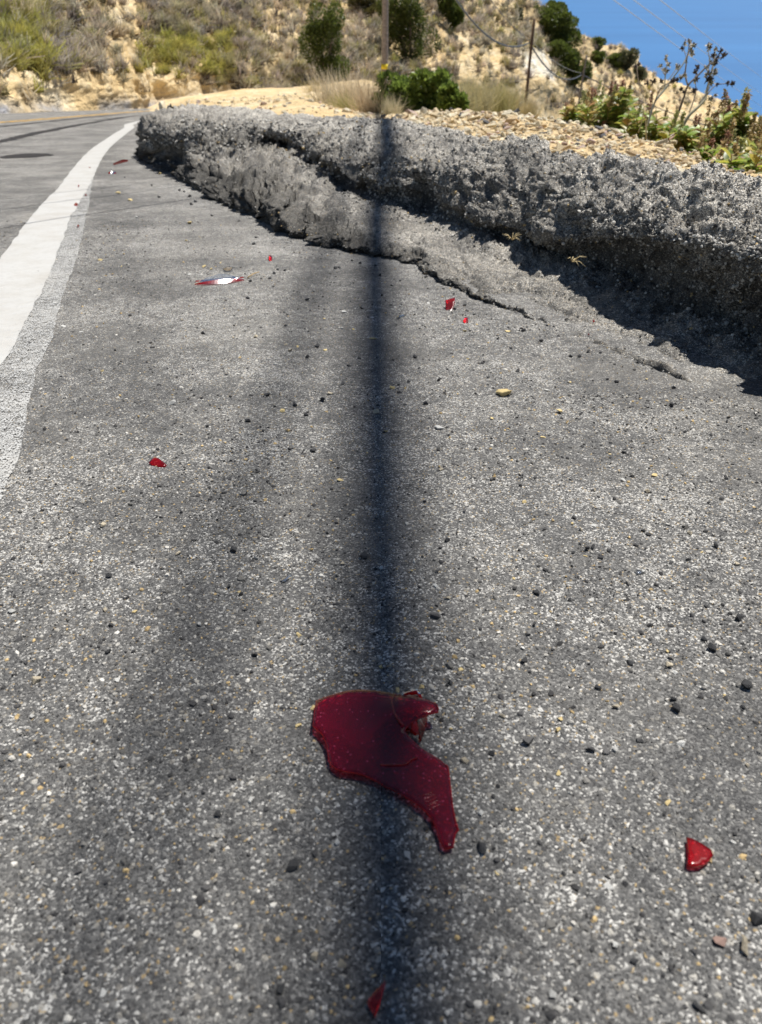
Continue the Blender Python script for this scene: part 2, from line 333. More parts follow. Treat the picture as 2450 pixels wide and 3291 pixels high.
for k_, c2_, by_ in ((5,(1212,640,.08),578),(6,(1351,680,.065),606),(7,(1520,778,.05),702),(8,(1730,858,.04),765),(9,(1950,972,.03),766),(10,(2206,1092,.022),806),(11,(2450,1172,.018),880),(12,(2900,1385,.018),1040),(13,(3700,1655,.018),1280)):
    ST[k_][2] = c2_; d_ = gp(*c2_)[1]-.015; b_ = dp(c2_[0], by_, d_); ST[k_][3] = (c2_[0], by_, b_[2]+SLOPE*b_[1])
CP = np.array([[gp(*c) for c in s] for s in ST])         # (stations, curves, 3)
for k_, (a_, ov_) in {5: (.02, .0), 6: (.03, .015), 7: (.05, .04), 8: (.07, .075), 9: (.085, .085), 10: (.09, .09), 11: (.09, .09), 12: (.09, .09), 13: (.09, .09)}.items():
    dv_ = np.array([.90, .43, -.43*SLOPE]); CP[k_, 2] += dv_*(a_+ov_); CP[k_, 3] += dv_*a_; CP[k_, 4] += dv_*a_*.8
CP = np.concatenate([CP, CP[-1:]+(CP[-1:]-CP[-2:-1])*.9, CP[-1:]+(CP[-1:]-CP[-2:-1])*5]); ST = ST+[ST[-1], ST[-1]]     # the berm goes on behind the camera
LIPH = np.array([s[1][2] for s in ST])
brow = CP[:, 3]
o_ = np.argsort(brow[:, 1]); xr = np.interp(ys, brow[o_, 1], brow[o_, 0])
xr = np.where(ys < brow[:, 1].min(), 1.9, xr)+0.0
Eg = np.array([gp(*p)[:2] for p in [(0,1196),(126,950),(202,767),(240,679),(278,616),(353,477),(429,414),(456,394)]])   # near-lane edge line, inner border towards the shoulder
k0 = (Eg[1]-Eg[0])/np.linalg.norm(Eg[1]-Eg[0])
Eg = np.vstack([Eg[0]-k0*3.2, Eg, Eg[-1]+[[-1.6, 12]], Eg[-1]+[[-1.2, 30]], Eg[-1]+[[4.0, 55]]])
def resamp(P, n):
    d = np.concatenate([[0], np.cumsum(np.linalg.norm(np.diff(P, axis=0), axis=1))]); tt = np.interp(np.linspace(0, 1, n)**1.6*d[-1], d, np.arange(len(P)))
    return cat_interp(P, tt)
xl = np.interp(ys, Eg[:, 1], Eg[:, 0])-8.3
tcol = np.linspace(0, 1, 340)
# columns packed where the pavement is close
X = np.zeros((len(ys), len(tcol)))
for j, y in enumerate(ys):
    half = abs(y)*.62+.5; a, b = max(xl[j], -half), min(max(xr[j], .0), half)
    if xr[j] < a: b = a+.5
    m_ = 300; core = np.linspace(a, b, m_)
    X[j] = np.concatenate([np.linspace(min(xl[j], a-.01), a, 21)[:-1], core, np.linspace(b, max(xr[j], b+.01), 21)[1:]])
Y = np.repeat(ys[:, None], X.shape[1], 1)
Z = -SLOPE*Y+road_h(X.ravel(), Y.ravel()).reshape(X.shape)
road = obj('road', mesh('road', np.stack([X, Y, Z], -1).reshape(-1, 3), grid_faces(*X.shape), M_ROAD))
tag(road, 'grey sunlit asphalt road bending away downhill past the cut slope', 'road', kind='structure')
def surf(x, y, up=0.0):
    x = np.atleast_1d(np.asarray(x, float)); y = np.atleast_1d(np.asarray(y, float)); return -SLOPE*y+road_h(x, y)+up
def strip(name, mid, wl, wr, mat, n=500, up=.0035, rag=.006, cols=9, parent=road, col=None, fade=False, seed=3):
    mid = resamp(np.asarray(mid, float), n); T = np.gradient(mid, axis=0); T /= np.linalg.norm(T, axis=1, keepdims=True); L = np.stack([-T[:, 1], T[:, 0]], 1)
    wl = np.interp(np.linspace(0, 1, n), np.linspace(0, 1, len(np.atleast_1d(wl))), np.atleast_1d(wl)); wr = np.interp(np.linspace(0, 1, n), np.linspace(0, 1, len(np.atleast_1d(wr))), np.atleast_1d(wr))
    q = np.stack([mid[:, 0], mid[:, 1], mid[:, 0]*0], 1)
    wl = wl+rag*fbm(q, 9, 3, seed); wr = wr-rag*fbm(q, 9, 3, seed+1)
    f = np.linspace(0, 1, cols)[None, :, None]
    P = (mid+L*wl[:, None])[:, None]*(1-f)+(mid+L*wr[:, None])[:, None]*f
    xx, yy = P[..., 0].ravel(), P[..., 1].ravel(); zz = surf(xx, yy, up)
    c = np.ones((len(xx), 3))
    if fade: c *= np.repeat(np.clip(np.minimum(np.linspace(0, 1, n), 1-np.linspace(0, 1, n))*8, 0, 1), cols)[:, None]
    o = obj(name, mesh(name, np.stack([xx, yy, zz], 1), grid_faces(n, cols), mat, True, c), parent)
    return o
strip('edge_line', Eg, .185, 0, M_WHITE, 900)['label'] = 'fresh white edge line'
# worn older paint sticking out along the shoulder side of the fresh line
Wg = np.array([gp(*p)[:2] for p in [(0,1640),(63,1461),(126,1177),(170,1076),(208,931),(252,805),(284,666),(303,565),(330,505)]])
Wg = np.vstack([Wg[0]+(Wg[0]-Wg[1])*2.2, Wg])
def off_to_edge(P):
    E = resamp(Eg, 4000); return np.array([np.min(np.linalg.norm(E-p, axis=1)) for p in P])
wo_ = off_to_edge(resamp(Wg, 40))
strip('worn_edge_line', Wg, np.clip(wo_+.006, 0, 1), 0, M_WORN, 500, .003, .004)['label'] = 'worn speckled white paint beside the fresh line'
Yc = np.array([dp(-500, 420, 15.5)[:2], gp(0, 396)[:2], gp(250, 377)[:2], gp(490, 358)[:2], gp(490, 358)[:2]+[.8, 12]])
strip('centre_line', Yc, .11, 0, M_YEL, 300, .004, .004)
strip('centre_line', Yc+[-.27, .0], .11, 0, M_YEL, 300, .004, .004)
Fw = np.array([gp(-250, 380)[:2], gp(0, 373)[:2], gp(150, 367.5)[:2], gp(300, 362)[:2], gp(300, 362)[:2]+[1, 9]])
strip('far_edge_line', Fw, .12, 0, M_WHITE, 200, .004, .003)
for pts, wd in (([(-60,470),(0,457),(130,428),(250,404),(360,385),(440,372)], .16), ([(0,408),(120,396),(260,381),(400,368)], .2), ([(30,445),(160,418),(300,393)], .08), ([(300,388),(420,376),(500,366)], .10)):
    strip('skid_mark', [gp(*p)[:2] for p in pts], wd/2, -wd/2, M_RUB, 160, .003, .03, fade=True)
c_ = gp(82, 502)
th = np.linspace(0, 2*np.pi, 48, endpoint=False); rr = 1+.10*np.sin(3*th+1)+.06*np.sin(7*th)
px_ = c_[0]+.215*rr*np.cos(th); py_ = c_[1]+.36*rr*np.sin(th)
V = np.vstack([[c_[0], c_[1], 0], np.stack([px_, py_, px_*0], 1)]); V[:, 2] = surf(V[:, 0], V[:, 1], .0035)
obj('dark_spot', mesh('dark_spot', V, np.array([(0, i+1, (i+1) % 48+1) for i in range(48)]), M_DARK), road)  # flat dark oval spot on the road
# ------------------------------------------------------------------ asphalt berm
NU, segs = 760, [28, 62, 54, 62, 74, 8]
C5 = CP[:, 5]+np.stack([np.full(len(CP), .12), np.full(len(CP), .30), np.full(len(CP), -.30)], 1)
CPx = np.concatenate([CP, C5[:, None]], 1)
U = np.concatenate([np.linspace(0, len(ST)-3, NU-40, endpoint=False), np.linspace(len(ST)-3, len(ST)-1, 40)])
CU = np.stack([cat_interp(CPx[:, k], U) for k in range(CPx.shape[1])], 1)    # (NU, curves,3)
tv = np.concatenate([np.linspace(k, k+1, s, endpoint=False) for k, s in enumerate(segs)]+[[len(segs)]])
lin = lambda C, t: C[np.clip(t.astype(int), 0, len(C)-2)]*(1-(t-np.clip(t.astype(int), 0, len(C)-2)))[:, None, None]+C[np.clip(t.astype(int), 0, len(C)-2)+1]*(t-np.clip(t.astype(int), 0, len(C)-2))[:, None, None]
CV = np.swapaxes(CU, 0, 1)
B = .55*lin(CV, tv)+.45*cat_interp(CV, tv)             # (nv, NU,3)
NV = len(tv)
nrm = normals(B); q = B.reshape(-1, 3); nq = nrm.reshape(-1, 3)
tvv = np.repeat(tv[:, None], NU, 1).ravel(); uu = np.repeat(U[None], NV, 0).ravel()
left = np.clip((2.9-uu)/1.4, 0, 1)                      # the far lobe is rough all the way down
rough = np.interp(tvv, [0, .35, 1, 1.15, 1.85, 2.05, 4, 5, 6], [.02, .5, .45, .12, .10, .95, 1, .75, .5])
rough = np.maximum(rough, left*np.interp(tvv, [0, .3, 2, 4, 6], [.05, .85, 1, .8, .5]))
midz = np.clip((6.2-uu)/2.2, 0, 1)*np.interp(tvv, [.3, .6, 1.45, 1.75, 2], [0, .9, .75, .1, 0]); rough = np.maximum(rough, midz)
liph = np.interp(uu, np.arange(len(ST)), LIPH); low = np.clip(liph/.045, .08, 1); rough = np.where(tvv < 1.9, rough*low, rough); rough = np.maximum(rough, np.clip((uu-5.5)/1.5, 0, 1)*np.interp(tvv, [1.45, 1.75, 2], [0, .75, .95]))
big = fbm(q, 5.0, 3, 21); mid = fbm(q, 19, 3, 31); ridg = 1-np.abs(fbm(q*[1, 1, 1.6], 11, 2, 41))*1.7
fin = fbm(q, 75, 2, 51); fin2 = fbm(q, 170, 2, 57)
lump = (.040+.035*left)*big*rough*np.interp(tvv, [2, 2.4, 2.9, 3.2, 3.6, 4.2], [.4, .45, .5, 1, 1, .55])+rough*(.020*mid+.010*np.clip(ridg, -1, 1)+.0075*fin+.004*fin2)+(1-rough)*(.0018*mid+.0012*fin)
left2 = np.clip((5.2-uu)/2.2, 0, 1)*np.interp(tvv, [.1, .5, 2.4, 3.4], [0, 1, 1, .3])
lump += left2*(.05-.16*np.abs(fbm(q*[1.2, .7, 1], 4.2, 4, 141)))*.9
band = np.clip((uu-3.5)/1.5, 0, 1)*np.clip((10-uu)/2.5, 0, 1)*np.interp(tvv, [0, .3, 1.1, 1.5], [.3, 1, 1, 0])*np.clip(.35+1.5*fbm(np.stack([uu*1.7, tvv*2, uu*0], 1), 1, 3, 151), 0, 1)
lump += band*(.012*fbm(q, 16, 3, 153)+.007*fbm(q, 55, 2, 155)-.004)
lump += np.interp(tvv, [1.45, 1.78, 2.0, 2.3], [0, .028, .03, 0])*np.clip((uu-5.5)/1.5, 0, 1)*(.6+.8*fbm(q, 6, 2, 161))
lump += np.clip((uu-6)/1.5, 0, 1)*np.interp(tvv, [0, .6, 1.2, 1.6], [.4, 1, 1, 0])*(.009*fbm(q, 9, 3, 163)+.004*fbm(q, 45, 2, 165))
lump += np.clip((uu-3.8)/1.2, 0, 1)*np.clip((12.5-uu)/2, 0, 1)*np.interp(tvv, [.3, .8, 1.45, 1.75], [0, 1, 1, 0])*(.013*fbm(np.stack([uu*1.5+tvv*1.2, tvv*7, uu*0], 1), 1, 3, 171)+.004*fbm(q, 30, 2, 173))
lump -= np.clip(fbm(q, 8, 3, 77)-.42, 0, 1)*.09*rough   # missing bites
for uc_, uw_, tc_, tw_, dp_ in ((5.75, .30, 2.75, .55, .11), (6.6, .22, 2.5, .4, .05), (7.4, .25, 2.6, .45, .05), (8.9, .8, 2.5, .5, .045), (3.3, .25, 2.6, .6, .07)):
    lump -= dp_*np.exp(-((uu+.25*fbm(q, 6, 2, 181)-uc_)/uw_)**2-((tvv-tc_)/tw_)**2)      # alcoves broken out of the face
# steps and cracks along the lip
lipn = fbm(np.stack([uu*6, tvv*.6, uu*0], 1), 1.0, 4, 91)
lump += np.interp(tvv, [.5, 1, 1.35, 1.7], [0, 1, .5, 0])*lipn*.014*low
wig = lambda k: .10*fbm(np.stack([uu*2.3, uu*0, uu*0], 1), 1, 4, k)+.02*fbm(np.stack([uu*30, uu*0, uu*0], 1), 1, 2, k+3)
for c0, k, am in ((1.10, 95, .009), (1.20, 495, .006), (1.30, 195, .010), (1.44, 295, .008), (1.60, 395, .006)):
    dcr = tvv-c0-wig(k); gate = np.clip(fbm(np.stack([uu*2.2, uu*0+k, uu*0], 1), 1, 3, k+7)*1.6+.35, 0, 1)*np.clip((uu-3.2)/1.5, 0, 1)*np.clip((10.5-uu)/2.5, 0, 1)
    lump -= gate*(am*1.4*np.exp(-(dcr/.022)**2)+am*.5*np.clip(.5-dcr/.05, 0, 1)*(tvv > .9))
# deep buttress grooves in the far lobe
gro = np.abs(fbm(np.stack([uu*7.5, tvv*.5, uu*0], 1), 1, 3, 105))
lump -= left*np.interp(tvv, [.3, 1, 2.4, 3.2], [0, 1, 1, 0])*np.clip(.30-gro, 0, 1)*.30
vecn = np.stack([fbm(q, 26, 2, 61), fbm(q, 26, 2, 63), fbm(q, 26, 2, 65)*.5], 1)*.012*rough[:, None]
jag = (fbm(np.stack([uu*5+tvv, tvv*1.8, uu*0], 1), 1, 5, 131, .65)*.040+fbm(q, 22, 3, 133)*.020)*np.interp(tvv, [0, .4, 1.0, 1.5], [.2, 1, 1, 0])*np.clip(liph/.03, .1, 1)
q2 = q+nq*lump[:, None]+vecn+jag[:, None]*np.array([-.6, -.8, 0])
tone = np.interp(tvv, [0, .6, 1.1, 1.3, 1.75, 2.1, 4, 5, 6], [1.0, .7, .8, 1.3, 1.35, .72, 1.45, 1.95, 1.8])  # bleached top and dark binder, with the bank's shade deepened in the colour
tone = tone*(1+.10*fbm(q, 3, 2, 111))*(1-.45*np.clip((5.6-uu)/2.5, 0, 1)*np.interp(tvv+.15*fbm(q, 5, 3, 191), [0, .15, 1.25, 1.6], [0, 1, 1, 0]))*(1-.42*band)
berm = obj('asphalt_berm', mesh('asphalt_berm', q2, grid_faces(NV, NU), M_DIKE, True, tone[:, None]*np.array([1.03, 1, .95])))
tag(berm, 'broken rough grey asphalt berm running along the edge of the road', 'asphalt berm')
BG = q2.reshape(NV, NU, 3); BN = normals(BG)
# left end closed by a skirt
def pick_grey(n, w=(.30, .40, .24, .06)):
    k = RNG.choice(4, n, p=w); base = np.array([(.05, .05, .052), (.16, .157, .15), (.55, .54, .51), (.52, .39, .20)])[k]
    return base*RNG.uniform(.7, 1.35, (n, 1))*np.array([1.02, .99, .94])
def berm_stones(n, tlo, thi, rlo, rhi, wts, sink=.25, power=2.2):
    iu = RNG.uniform(0, 1, n)**.92; jv = RNG.uniform(0, 1, n)
    ii = np.clip((iu*(NU-45)).astype(int), 0, NU-1); tlist = tlo+(thi-tlo)*jv; jj = np.clip(np.searchsorted(tv, tlist), 0, NV-1)
    P = BG[jj, ii]; Nn = BN[jj, ii]; R = rlo+(rhi-rlo)*RNG.uniform(0, 1, n)**power
    keep = (P[:, 1] < 7) & (np.abs(P[:, 0]) < P[:, 1]*.7+.3); P, Nn, R = P[keep], Nn[keep], R[keep]
    return P+Nn*(R*(.55-sink))[:, None]+RNG.normal(size=P.shape)*.0015, R, pick_grey(len(P), wts)
for a in ((34000, 1.6, 5.0, .0012, .0052, (.15, .35, .47, .03)), (6000, .3, 2.0, .0012, .0032, (.26, .36, .30, .08))):
    P, R, C = berm_stones(*a); R = R*np.clip(P[:, 1]/2.6, 1, 3.0)
    s_ = obj('embedded_gravel', stones_mesh('embedded_gravel', P, R, C, M_GRIT, True, .9), berm); s_['kind'] = 'stuff'
# ------------------------------------------------------------------ grit lying in the pavement
def in_pave(x, y):
    fo = CP[:, 0]; k = np.argsort(fo[:, 1]); return x < np.interp(y, fo[k, 1], fo[k, 0])+np.where(y < fo[:, 1].min(), 2, 0)
def edge_x(y): return np.interp(y, Eg[:, 1], Eg[:, 0])
def scatter(dens, y0, y1, rlo, rhi, power):
    A = .62*(y1**2-y0**2)+ .3*(y1-y0); n = int(dens*A)
    y = np.sqrt(RNG.uniform(y0**2, y1**2, n)); x = RNG.uniform(-1, 1, n)*(y*.62+.1)
    k = in_pave(x, y) & (x > edge_x(y)-.6)
    pn = fbm(np.stack([x, y, x*0], 1), 5, 3, 201); k &= RNG.uniform(-.9, .9, n) < pn+.25+.5*np.clip(x*1.2, -.2, .7)
    x, y = x[k], y[k]; R = rlo+(rhi-rlo)*RNG.uniform(0, 1, len(x))**power
    return np.stack([x, y, surf(x, y)+R*.12], 1), R
P, R = scatter(34000, .17, .95, .0006, .0016, 1.8)
grit = obj('grit', stones_mesh('grit', P, R, pick_grey(len(P), (.40, .36, .18, .06)), M_GRIT, False, .8))
tag(grit, 'loose fine pale and dark grit spread over the asphalt shoulder', 'grit', kind='stuff')
P, R = [np.concatenate(z) for z in zip(scatter(1900, .17, 3.6, .0013, .0040, 2.4), scatter(5200, .17, 1.3, .0012, .0030, 2.0))]
g2 = obj('coarse_grit', stones_mesh('coarse_grit', P, R, pick_grey(len(P), (.36, .33, .23, .08)), M_GRIT, True, .75))
tag(g2, 'coarse chips of stone strewn over the asphalt shoulder', 'grit', kind='stuff')
# ------------------------------------------------------------------ single loose stones
def hull_mesh(name, n, sq, seed, mat, bev=.08):
    r = random.Random(seed); bm = bmesh.new()
    for k in range(n):
        v = Vector((r.gauss(0, 1), r.gauss(0, 1), r.gauss(0, 1))).normalized()*r.uniform(.8, 1.05); bm.verts.new((v.x*sq[0], v.y*sq[1], v.z*sq[2]))
    res = bmesh.ops.convex_hull(bm, input=bm.verts); bmesh.ops.delete(bm, geom=list({g for g in res['geom_interior'] if isinstance(g, bmesh.types.BMVert)}), context='VERTS')
    if bev: bmesh.ops.bevel(bm, geom=bm.edges[:], offset=bev, segments=1, affect='EDGES', profile=.6)
    bmesh.ops.triangulate(bm, faces=bm.faces[:]); bm.normal_update(); bmesh.ops.recalc_face_normals(bm, faces=bm.faces[:])
    me = bpy.data.meshes.new(name); bm.to_mesh(me); bm.free(); me.materials.append(mat)
    at = me.attributes.new('Col', 'FLOAT_COLOR', 'POINT'); at.data.foreach_set('color', np.ones(len(me.vertices)*4, np.float32)); return me
PEB = [hull_mesh('pebble', 10, (1, .78, .6), 10+i, M_STONE, .03) for i in range(8)]
CHIP = [hull_mesh('chip', 10, (1, .75, .42), 30+i, M_STONE, .05) for i in range(5)]
SPOT = {}
def lay(name, px, py, wpx, col, lib, label, cat, group):
    p = gp(px, py); dep = -(p[2]-CAMH)*sp+p[1]*cp; r = wpx/2/FPX*dep*(1.25 if lib is not PEB else 1.1)
    kf = random.uniform(.8, 1.15); z = surf(p[0], p[1])[0]; o = obj(name, random.choice(lib), None, (p[0], p[1], z+r*(.38 if lib is PEB else .2)), (random.uniform(-.1, .5), random.uniform(-.3, .3), random.uniform(0, 6.28)), r, [c*kf for c in col])
    if '@' in label:
        sz = 'tiny' if r < .0035 else 'small' if r < .007 else 'larger'
        fd = np.min(np.linalg.norm(CP[:, 0, :2]-p[:2], axis=1)); ed = p[0]-edge_x(p[1])
        wh_ = ('close to the large red shard' if math.hypot(p[0]-.03, p[1]-.42) < .16 else 'in the dark cable shadow' if abs(p[0]-.010+.0133*p[1]) < .06 else 'at the foot of the asphalt berm' if fd < .28 and p[1] > 1.0
               else 'near the white edge line' if ed < .45 else 'in the faint cable shadow' if abs(p[0]+.19+.015*p[1]) < .06 else 'between the two cable shadows' if -.19 < p[0] < 0 else 'on the open sunlit pavement')
        label = label.replace('@', sz).replace('#', wh_); group = group+' '+wh_
    return tag(o, label, cat, group)
WHT, YLW, TAN, DRK, MID, PNK = (.62, .61, .57), (.74, .58, .28), (.52, .45, .33), (.055, .055, .056), (.14, .135, .13), (.48, .32, .26)
named = [(1620,1267,56,YLW,CHIP,'flat yellow stone chip, the largest lying on the pavement'), (555,1300,30,WHT,PEB,'knobbly whitish stone alone on the darker pavement'),
 (1413,1377,34,WHT,CHIP,'flat white chip lying right of the cable shadow'.replace('right of','beside')), (2315,3025,52,PNK,PEB,'rounded pinkish stone lying in the grit'),
 (810,2585,38,WHT,CHIP,'oval flat white chip lying below the large red lens shard'.replace('below','near')), (940,2780,50,DRK,PEB,'smooth dark pebble beside the tail of the large red lens shard')]
for px, py, wd, c, lib, lb in named: lay('loose_stone', px, py, wd, c, lib, lb, 'stone', 'loose stones on the pavement')
yl = [(1580,1347,20),(1793,1325,32),(612,718,27),(420,645,20),(379,624,18),(1198,1088,27),(930,585,18),(600,775,12),(970,640,12),(1600,2800,22),(2150,2580,27),(1450,2345,18),(2105,1530,22),(2290,940,20),(735,588,22),(512,560,16),(1135,1060,12),(955,1115,14),(1045,1125,16),(1040,1027,12)]
tn = [(1210,1330,27),(335,1690,28),(2150,2145,32),(1493,2449,32),(116,2195,40),(1100,1820,20),(340,1965,22),(1060,1270,22),(2400,3040,62),(1440,1930,22),(1010,3080,34),(560,2420,18)]
wh = [(1195,1025,14),(1082,2705,34),(1313,2743,32),(1957,2845,32),(1676,2085,24),(2170,2165,22),(44,1972,32),(103,2304,28),(380,2190,24),(640,2015,20),(1620,2395,18),(1480,2140,14),(1770,3200,44),(170,1850,16),(455,1385,12),(205,1050,16),(1740,2280,24),(2060,1840,28),(2360,2700,22),(690,2975,26),(330,3190,30),(1230,2860,24)]
dk = [(1550,2725,46),(905,3180,42),(1908,1767,25),(1441,1741,25),(1718,2011,25),(2299,1760,30),(2264,2056,30),(2287,2088,40),(2398,2208,50),(2172,2282,40),(1896,2415,36),(1448,2193,28),(1686,2129,30),(1724,1910,30),(1921,2215,30),(1832,1932,20),(2026,2132,30),(2372,1989,40),(1584,2425,28),(949,1301,24),(1036,1288,26),(1368,1304,24),(796,1356,26),(1006,1454,24),(859,1271,22),(987,1149,20),(1020,1116,24),(652,1075,18),(987,969,17),(881,882,15),(867,898,15),(804,906,15),(796,963,15),(1161,996,15),(1336,1151,20),(1314,1230,16),(1412,1228,22),(1284,1263,15),(932,1448,18),(845,1388,14),(1333,1015,13),(1240,972,13),(1229,953,15),(1170,1795,40),(752,1775,34),(1930,1800,24),(1665,1195,20),(2160,1305,24),(980,690,14),(560,490,12),(715,640,14),(1000,740,16),(1360,830,18),(1090,865,14),(2430,2950,60),(2250,3230,50),(700,2620,30),(2010,2840,26),(2040,3090,30),(350,2100,26),(820,2110,28)]
md = [(1696,2383,50),(1700,2385,20),(2060,2380,30),(1530,1800,26),(1100,1236,20),(1495,1650,18),(1400,1990,40),(1950,2420,30),(1650,2600,24),(1320,3020,44),(660,2850,34),(250,2800,30)]
rng2 = random.Random(5)
def ok(px, py): 
    g = gp(px, py); return bool(in_pave(np.array([g[0]]), np.array([g[1]]))[0]) and g[0] > edge_x(g[1])+.02
for lst, nn, (x0, x1, y0, y1) in ((dk, 64, (300, 2440, 560, 2600)), (yl, 44, (250, 2440, 560, 2500)), (wh, 40, (150, 2440, 700, 3250)), (tn, 22, (150, 2440, 900, 3250))):
    c = 0
    while c < nn:
        py = y0+(y1-y0)*rng2.random()**1.1; px = rng2.uniform(x0, x1)
        if py > 1100 and px < 900 and rng2.random() < .6: continue
        if lst is dk and c % 2:            # crumbs gather along the foot of the berm
            k_ = rng2.randrange(1, 11); f_ = rng2.random(); px = ST[k_][0][0]*(1-f_)+ST[k_+1][0][0]*f_-abs(rng2.gauss(0, 40)); py = ST[k_][0][1]*(1-f_)+ST[k_+1][0][1]*f_+abs(rng2.gauss(0, 45))
        if not ok(px, py): continue
        lst.append((px, py, rng2.uniform(9, 20)*(.5+py/2200))); c += 1
for lst, c, lib, nm, lb, cat, gr in ((yl, YLW, CHIP, 'loose_stone', '@ yellow stone chip lying loose #', 'stone', 'yellow chips'),
      (tn, TAN, PEB, 'loose_stone', '@ tan pebble lying loose #', 'stone', 'tan pebbles'),
      (wh, WHT, CHIP, 'loose_stone', '@ whitish stone chip lying loose #', 'stone', 'white chips'),
      (dk, DRK, PEB, 'asphalt_crumb', '@ black crumb of broken asphalt #', 'asphalt crumb', 'asphalt crumbs'),
      (md, MID, PEB, 'loose_stone', '@ mid grey stone half sunk #', 'stone', 'grey stones')):
    for px, py, wd in lst: lay(nm, px, py, wd, c, lib, lb, cat, gr)
# ------------------------------------------------------------------ broken red lens shards
def poly_sheet(name, pts2, hfun, mat, thick=.0025, cell=.004, parent=None):
    """outline (world x,y) -> curved sheet with thickness; hfun(x,y) = height of its underside over the road"""
    P = np.asarray(pts2, float); n = len(P); x0, y0 = P.min(0); x1, y1 = P.max(0)
    gx, gy = np.meshgrid(np.arange(x0, x1, cell), np.arange(y0, y1, cell)); G = np.stack([gx.ravel(), gy.ravel()], 1)
    def inside(q):
        r = False
        for i in range(n):
            a, b = P[i], P[(i+1) % n]
            if (a[1] > q[1]) != (b[1] > q[1]) and q[0] < (b[0]-a[0])*(q[1]-a[1])/(b[1]-a[1])+a[0]: r = not r
        return r
    def far(q):
        for i in range(n):
            a, b = P[i], P[(i+1) % n]; ab = b-a; t = np.clip(np.dot(q-a, ab)/(np.dot(ab, ab)+1e-12), 0, 1)
            if np.linalg.norm(a+t*ab-q) < cell*.45: return False
        return True
    G = [g for g in G if inside(g) and far(g)]
    vs_ = [Vector(p) for p in P]+[Vector(g) for g in G]
    ov, oe, of, *_ = delaunay_2d_cdt(vs_, [(i, (i+1) % n) for i in range(n)], [], 1, 1e-6)
    Vx = np.array([(v.x, v.y) for v in ov]); T = np.array([f for f in of if len(f) == 3])
    a2 = (Vx[T[:, 1], 0]-Vx[T[:, 0], 0])*(Vx[T[:, 2], 1]-Vx[T[:, 0], 1])-(Vx[T[:, 1], 1]-Vx[T[:, 0], 1])*(Vx[T[:, 2], 0]-Vx[T[:, 0], 0])
    T = np.where((a2 < 0)[:, None], T[:, ::-1], T)
    zb = -SLOPE*Vx[:, 1]+hfun(Vx[:, 0], Vx[:, 1]); m = len(Vx)
    V = np.vstack([np.column_stack([Vx, zb+thick]), np.column_stack([Vx, zb])])
    eg = {}
    for t in T:
        for a, b in ((t[0], t[1]), (t[1], t[2]), (t[2], t[0])): eg[(a, b)] = 1
    bd = [(a, b) for (a, b) in eg if (b, a) not in eg]
    Q = np.array([(b, a, a+m, b+m) for a, b in bd])
    me = mesh(name, V, [np.vstack([T, T[:, ::-1]+m]), Q], [mat, M_REDE if mat in (M_RED, M_RED2) else mat], True, None, np.concatenate([np.zeros(2*len(T)), np.ones(len(Q))]))
    me.polygons.foreach_set('use_smooth', np.concatenate([np.ones(2*len(T), bool), np.zeros(len(Q), bool)])); me.update()
    return obj(name, me, parent)
def zpix(pts, ox, oy, f): return [(ox+x*f, oy+y*f) for x, y in pts]
Z6 = lambda pts: zpix(pts, 900, 2150, .4237)
main_px = Z6([(275,240),(335,215),(400,195),(460,177),(520,165),(580,159),(640,158),(700,163),(760,170),(820,180),(880,192),(940,197),(1000,207),(1060,220),(1110,235),(1155,250),(1192,266),(1203,292),(1200,322),(1155,330),(1110,345),(1072,358),(1040,375),(1008,396),(980,420),(958,444),(945,470),(975,510),(1015,550),(1060,590),(1115,628),(1170,660),(1225,697),(1275,735),(1284,790),(1290,850),(1298,915),(1305,980),(1314,1045),(1325,1110),(1340,1170),(1356,1215),(1330,1245),(1322,1300),(1315,1345),(1255,1355),(1232,1315),(1215,1275),(1200,1215),(1180,1165),(1153,1120),(1120,1080),(1072,1038),(1020,1000),(960,963),(900,930),(840,900),(780,870),(710,832),(640,800),(570,782),(500,772),(430,755),(395,728),(375,695),(368,645),(358,590),(342,535),(320,490),(285,460),(250,425),(258,370),(264,310)])
lobe = gp(*Z6([(1100, 290)])[0], .012)[:2]; tail = gp(*Z6([(1290, 1300)])[0], .004)[:2]
def main_h(x, y):
    h = .0035+.0045*np.clip((y-tail[1])/.11, 0, 1)
    d = np.hypot((x-lobe[0]), (y-lobe[1])); h = h+.011*np.exp(-(d/.030)**2)
    return h+.0006*np.sin(x*90)*np.cos(y*70)
mw = []
for q_ in main_px:
    h_ = .006
    for _ in range(6): g_ = gp(*q_, h_+.0024); h_ = .5*h_+.5*float(main_h(g_[0], g_[1]))
    mw.append(gp(*q_, h_+.0024)[:2])
mw = np.array(mw)
shard = poly_sheet('lens_shard', mw, main_h, M_RED, .0024, .0035)
tag(shard, 'large curved dark red shard of a broken tail light lens', 'lens shard')
def gpm(z, up=.0029):
    p = gp(*Z6([z])[0], .008); h = main_h(np.array([p[0]]), np.array([p[1]]))[0]+up
    p = gp(*Z6([z])[0], h); return np.array([p[0], p[1], -SLOPE*p[1]+h])
def ridge(name, zs, r, m=M_REDE):
    P = np.array([gpm(z) for z in zs]); P = cat_interp(P, np.linspace(0, len(P)-1, 24)); V, F, K = tube(P, r, 6); return obj(name, mesh(name, V, [F, K], m), shard)
rim_ = []
for (x_, y_) in mw: rim_.append((x_, y_, -SLOPE*y_+float(main_h(x_, y_))+.0014))
rim_ = np.array(rim_+rim_[:1]); V_, F_, K_ = tube(rim_, .0010, 5); obj('broken_edge', mesh('broken_edge', V_, [F_, K_], M_REDE, False), shard)
ridge('moulded_ridge', [(885,198),(858,240),(868,310),(895,370),(925,410),(943,425)], .0012)
ridge('moulded_ridge', [(760,725),(840,728),(955,722),(1000,690),(1045,672)], .0008)
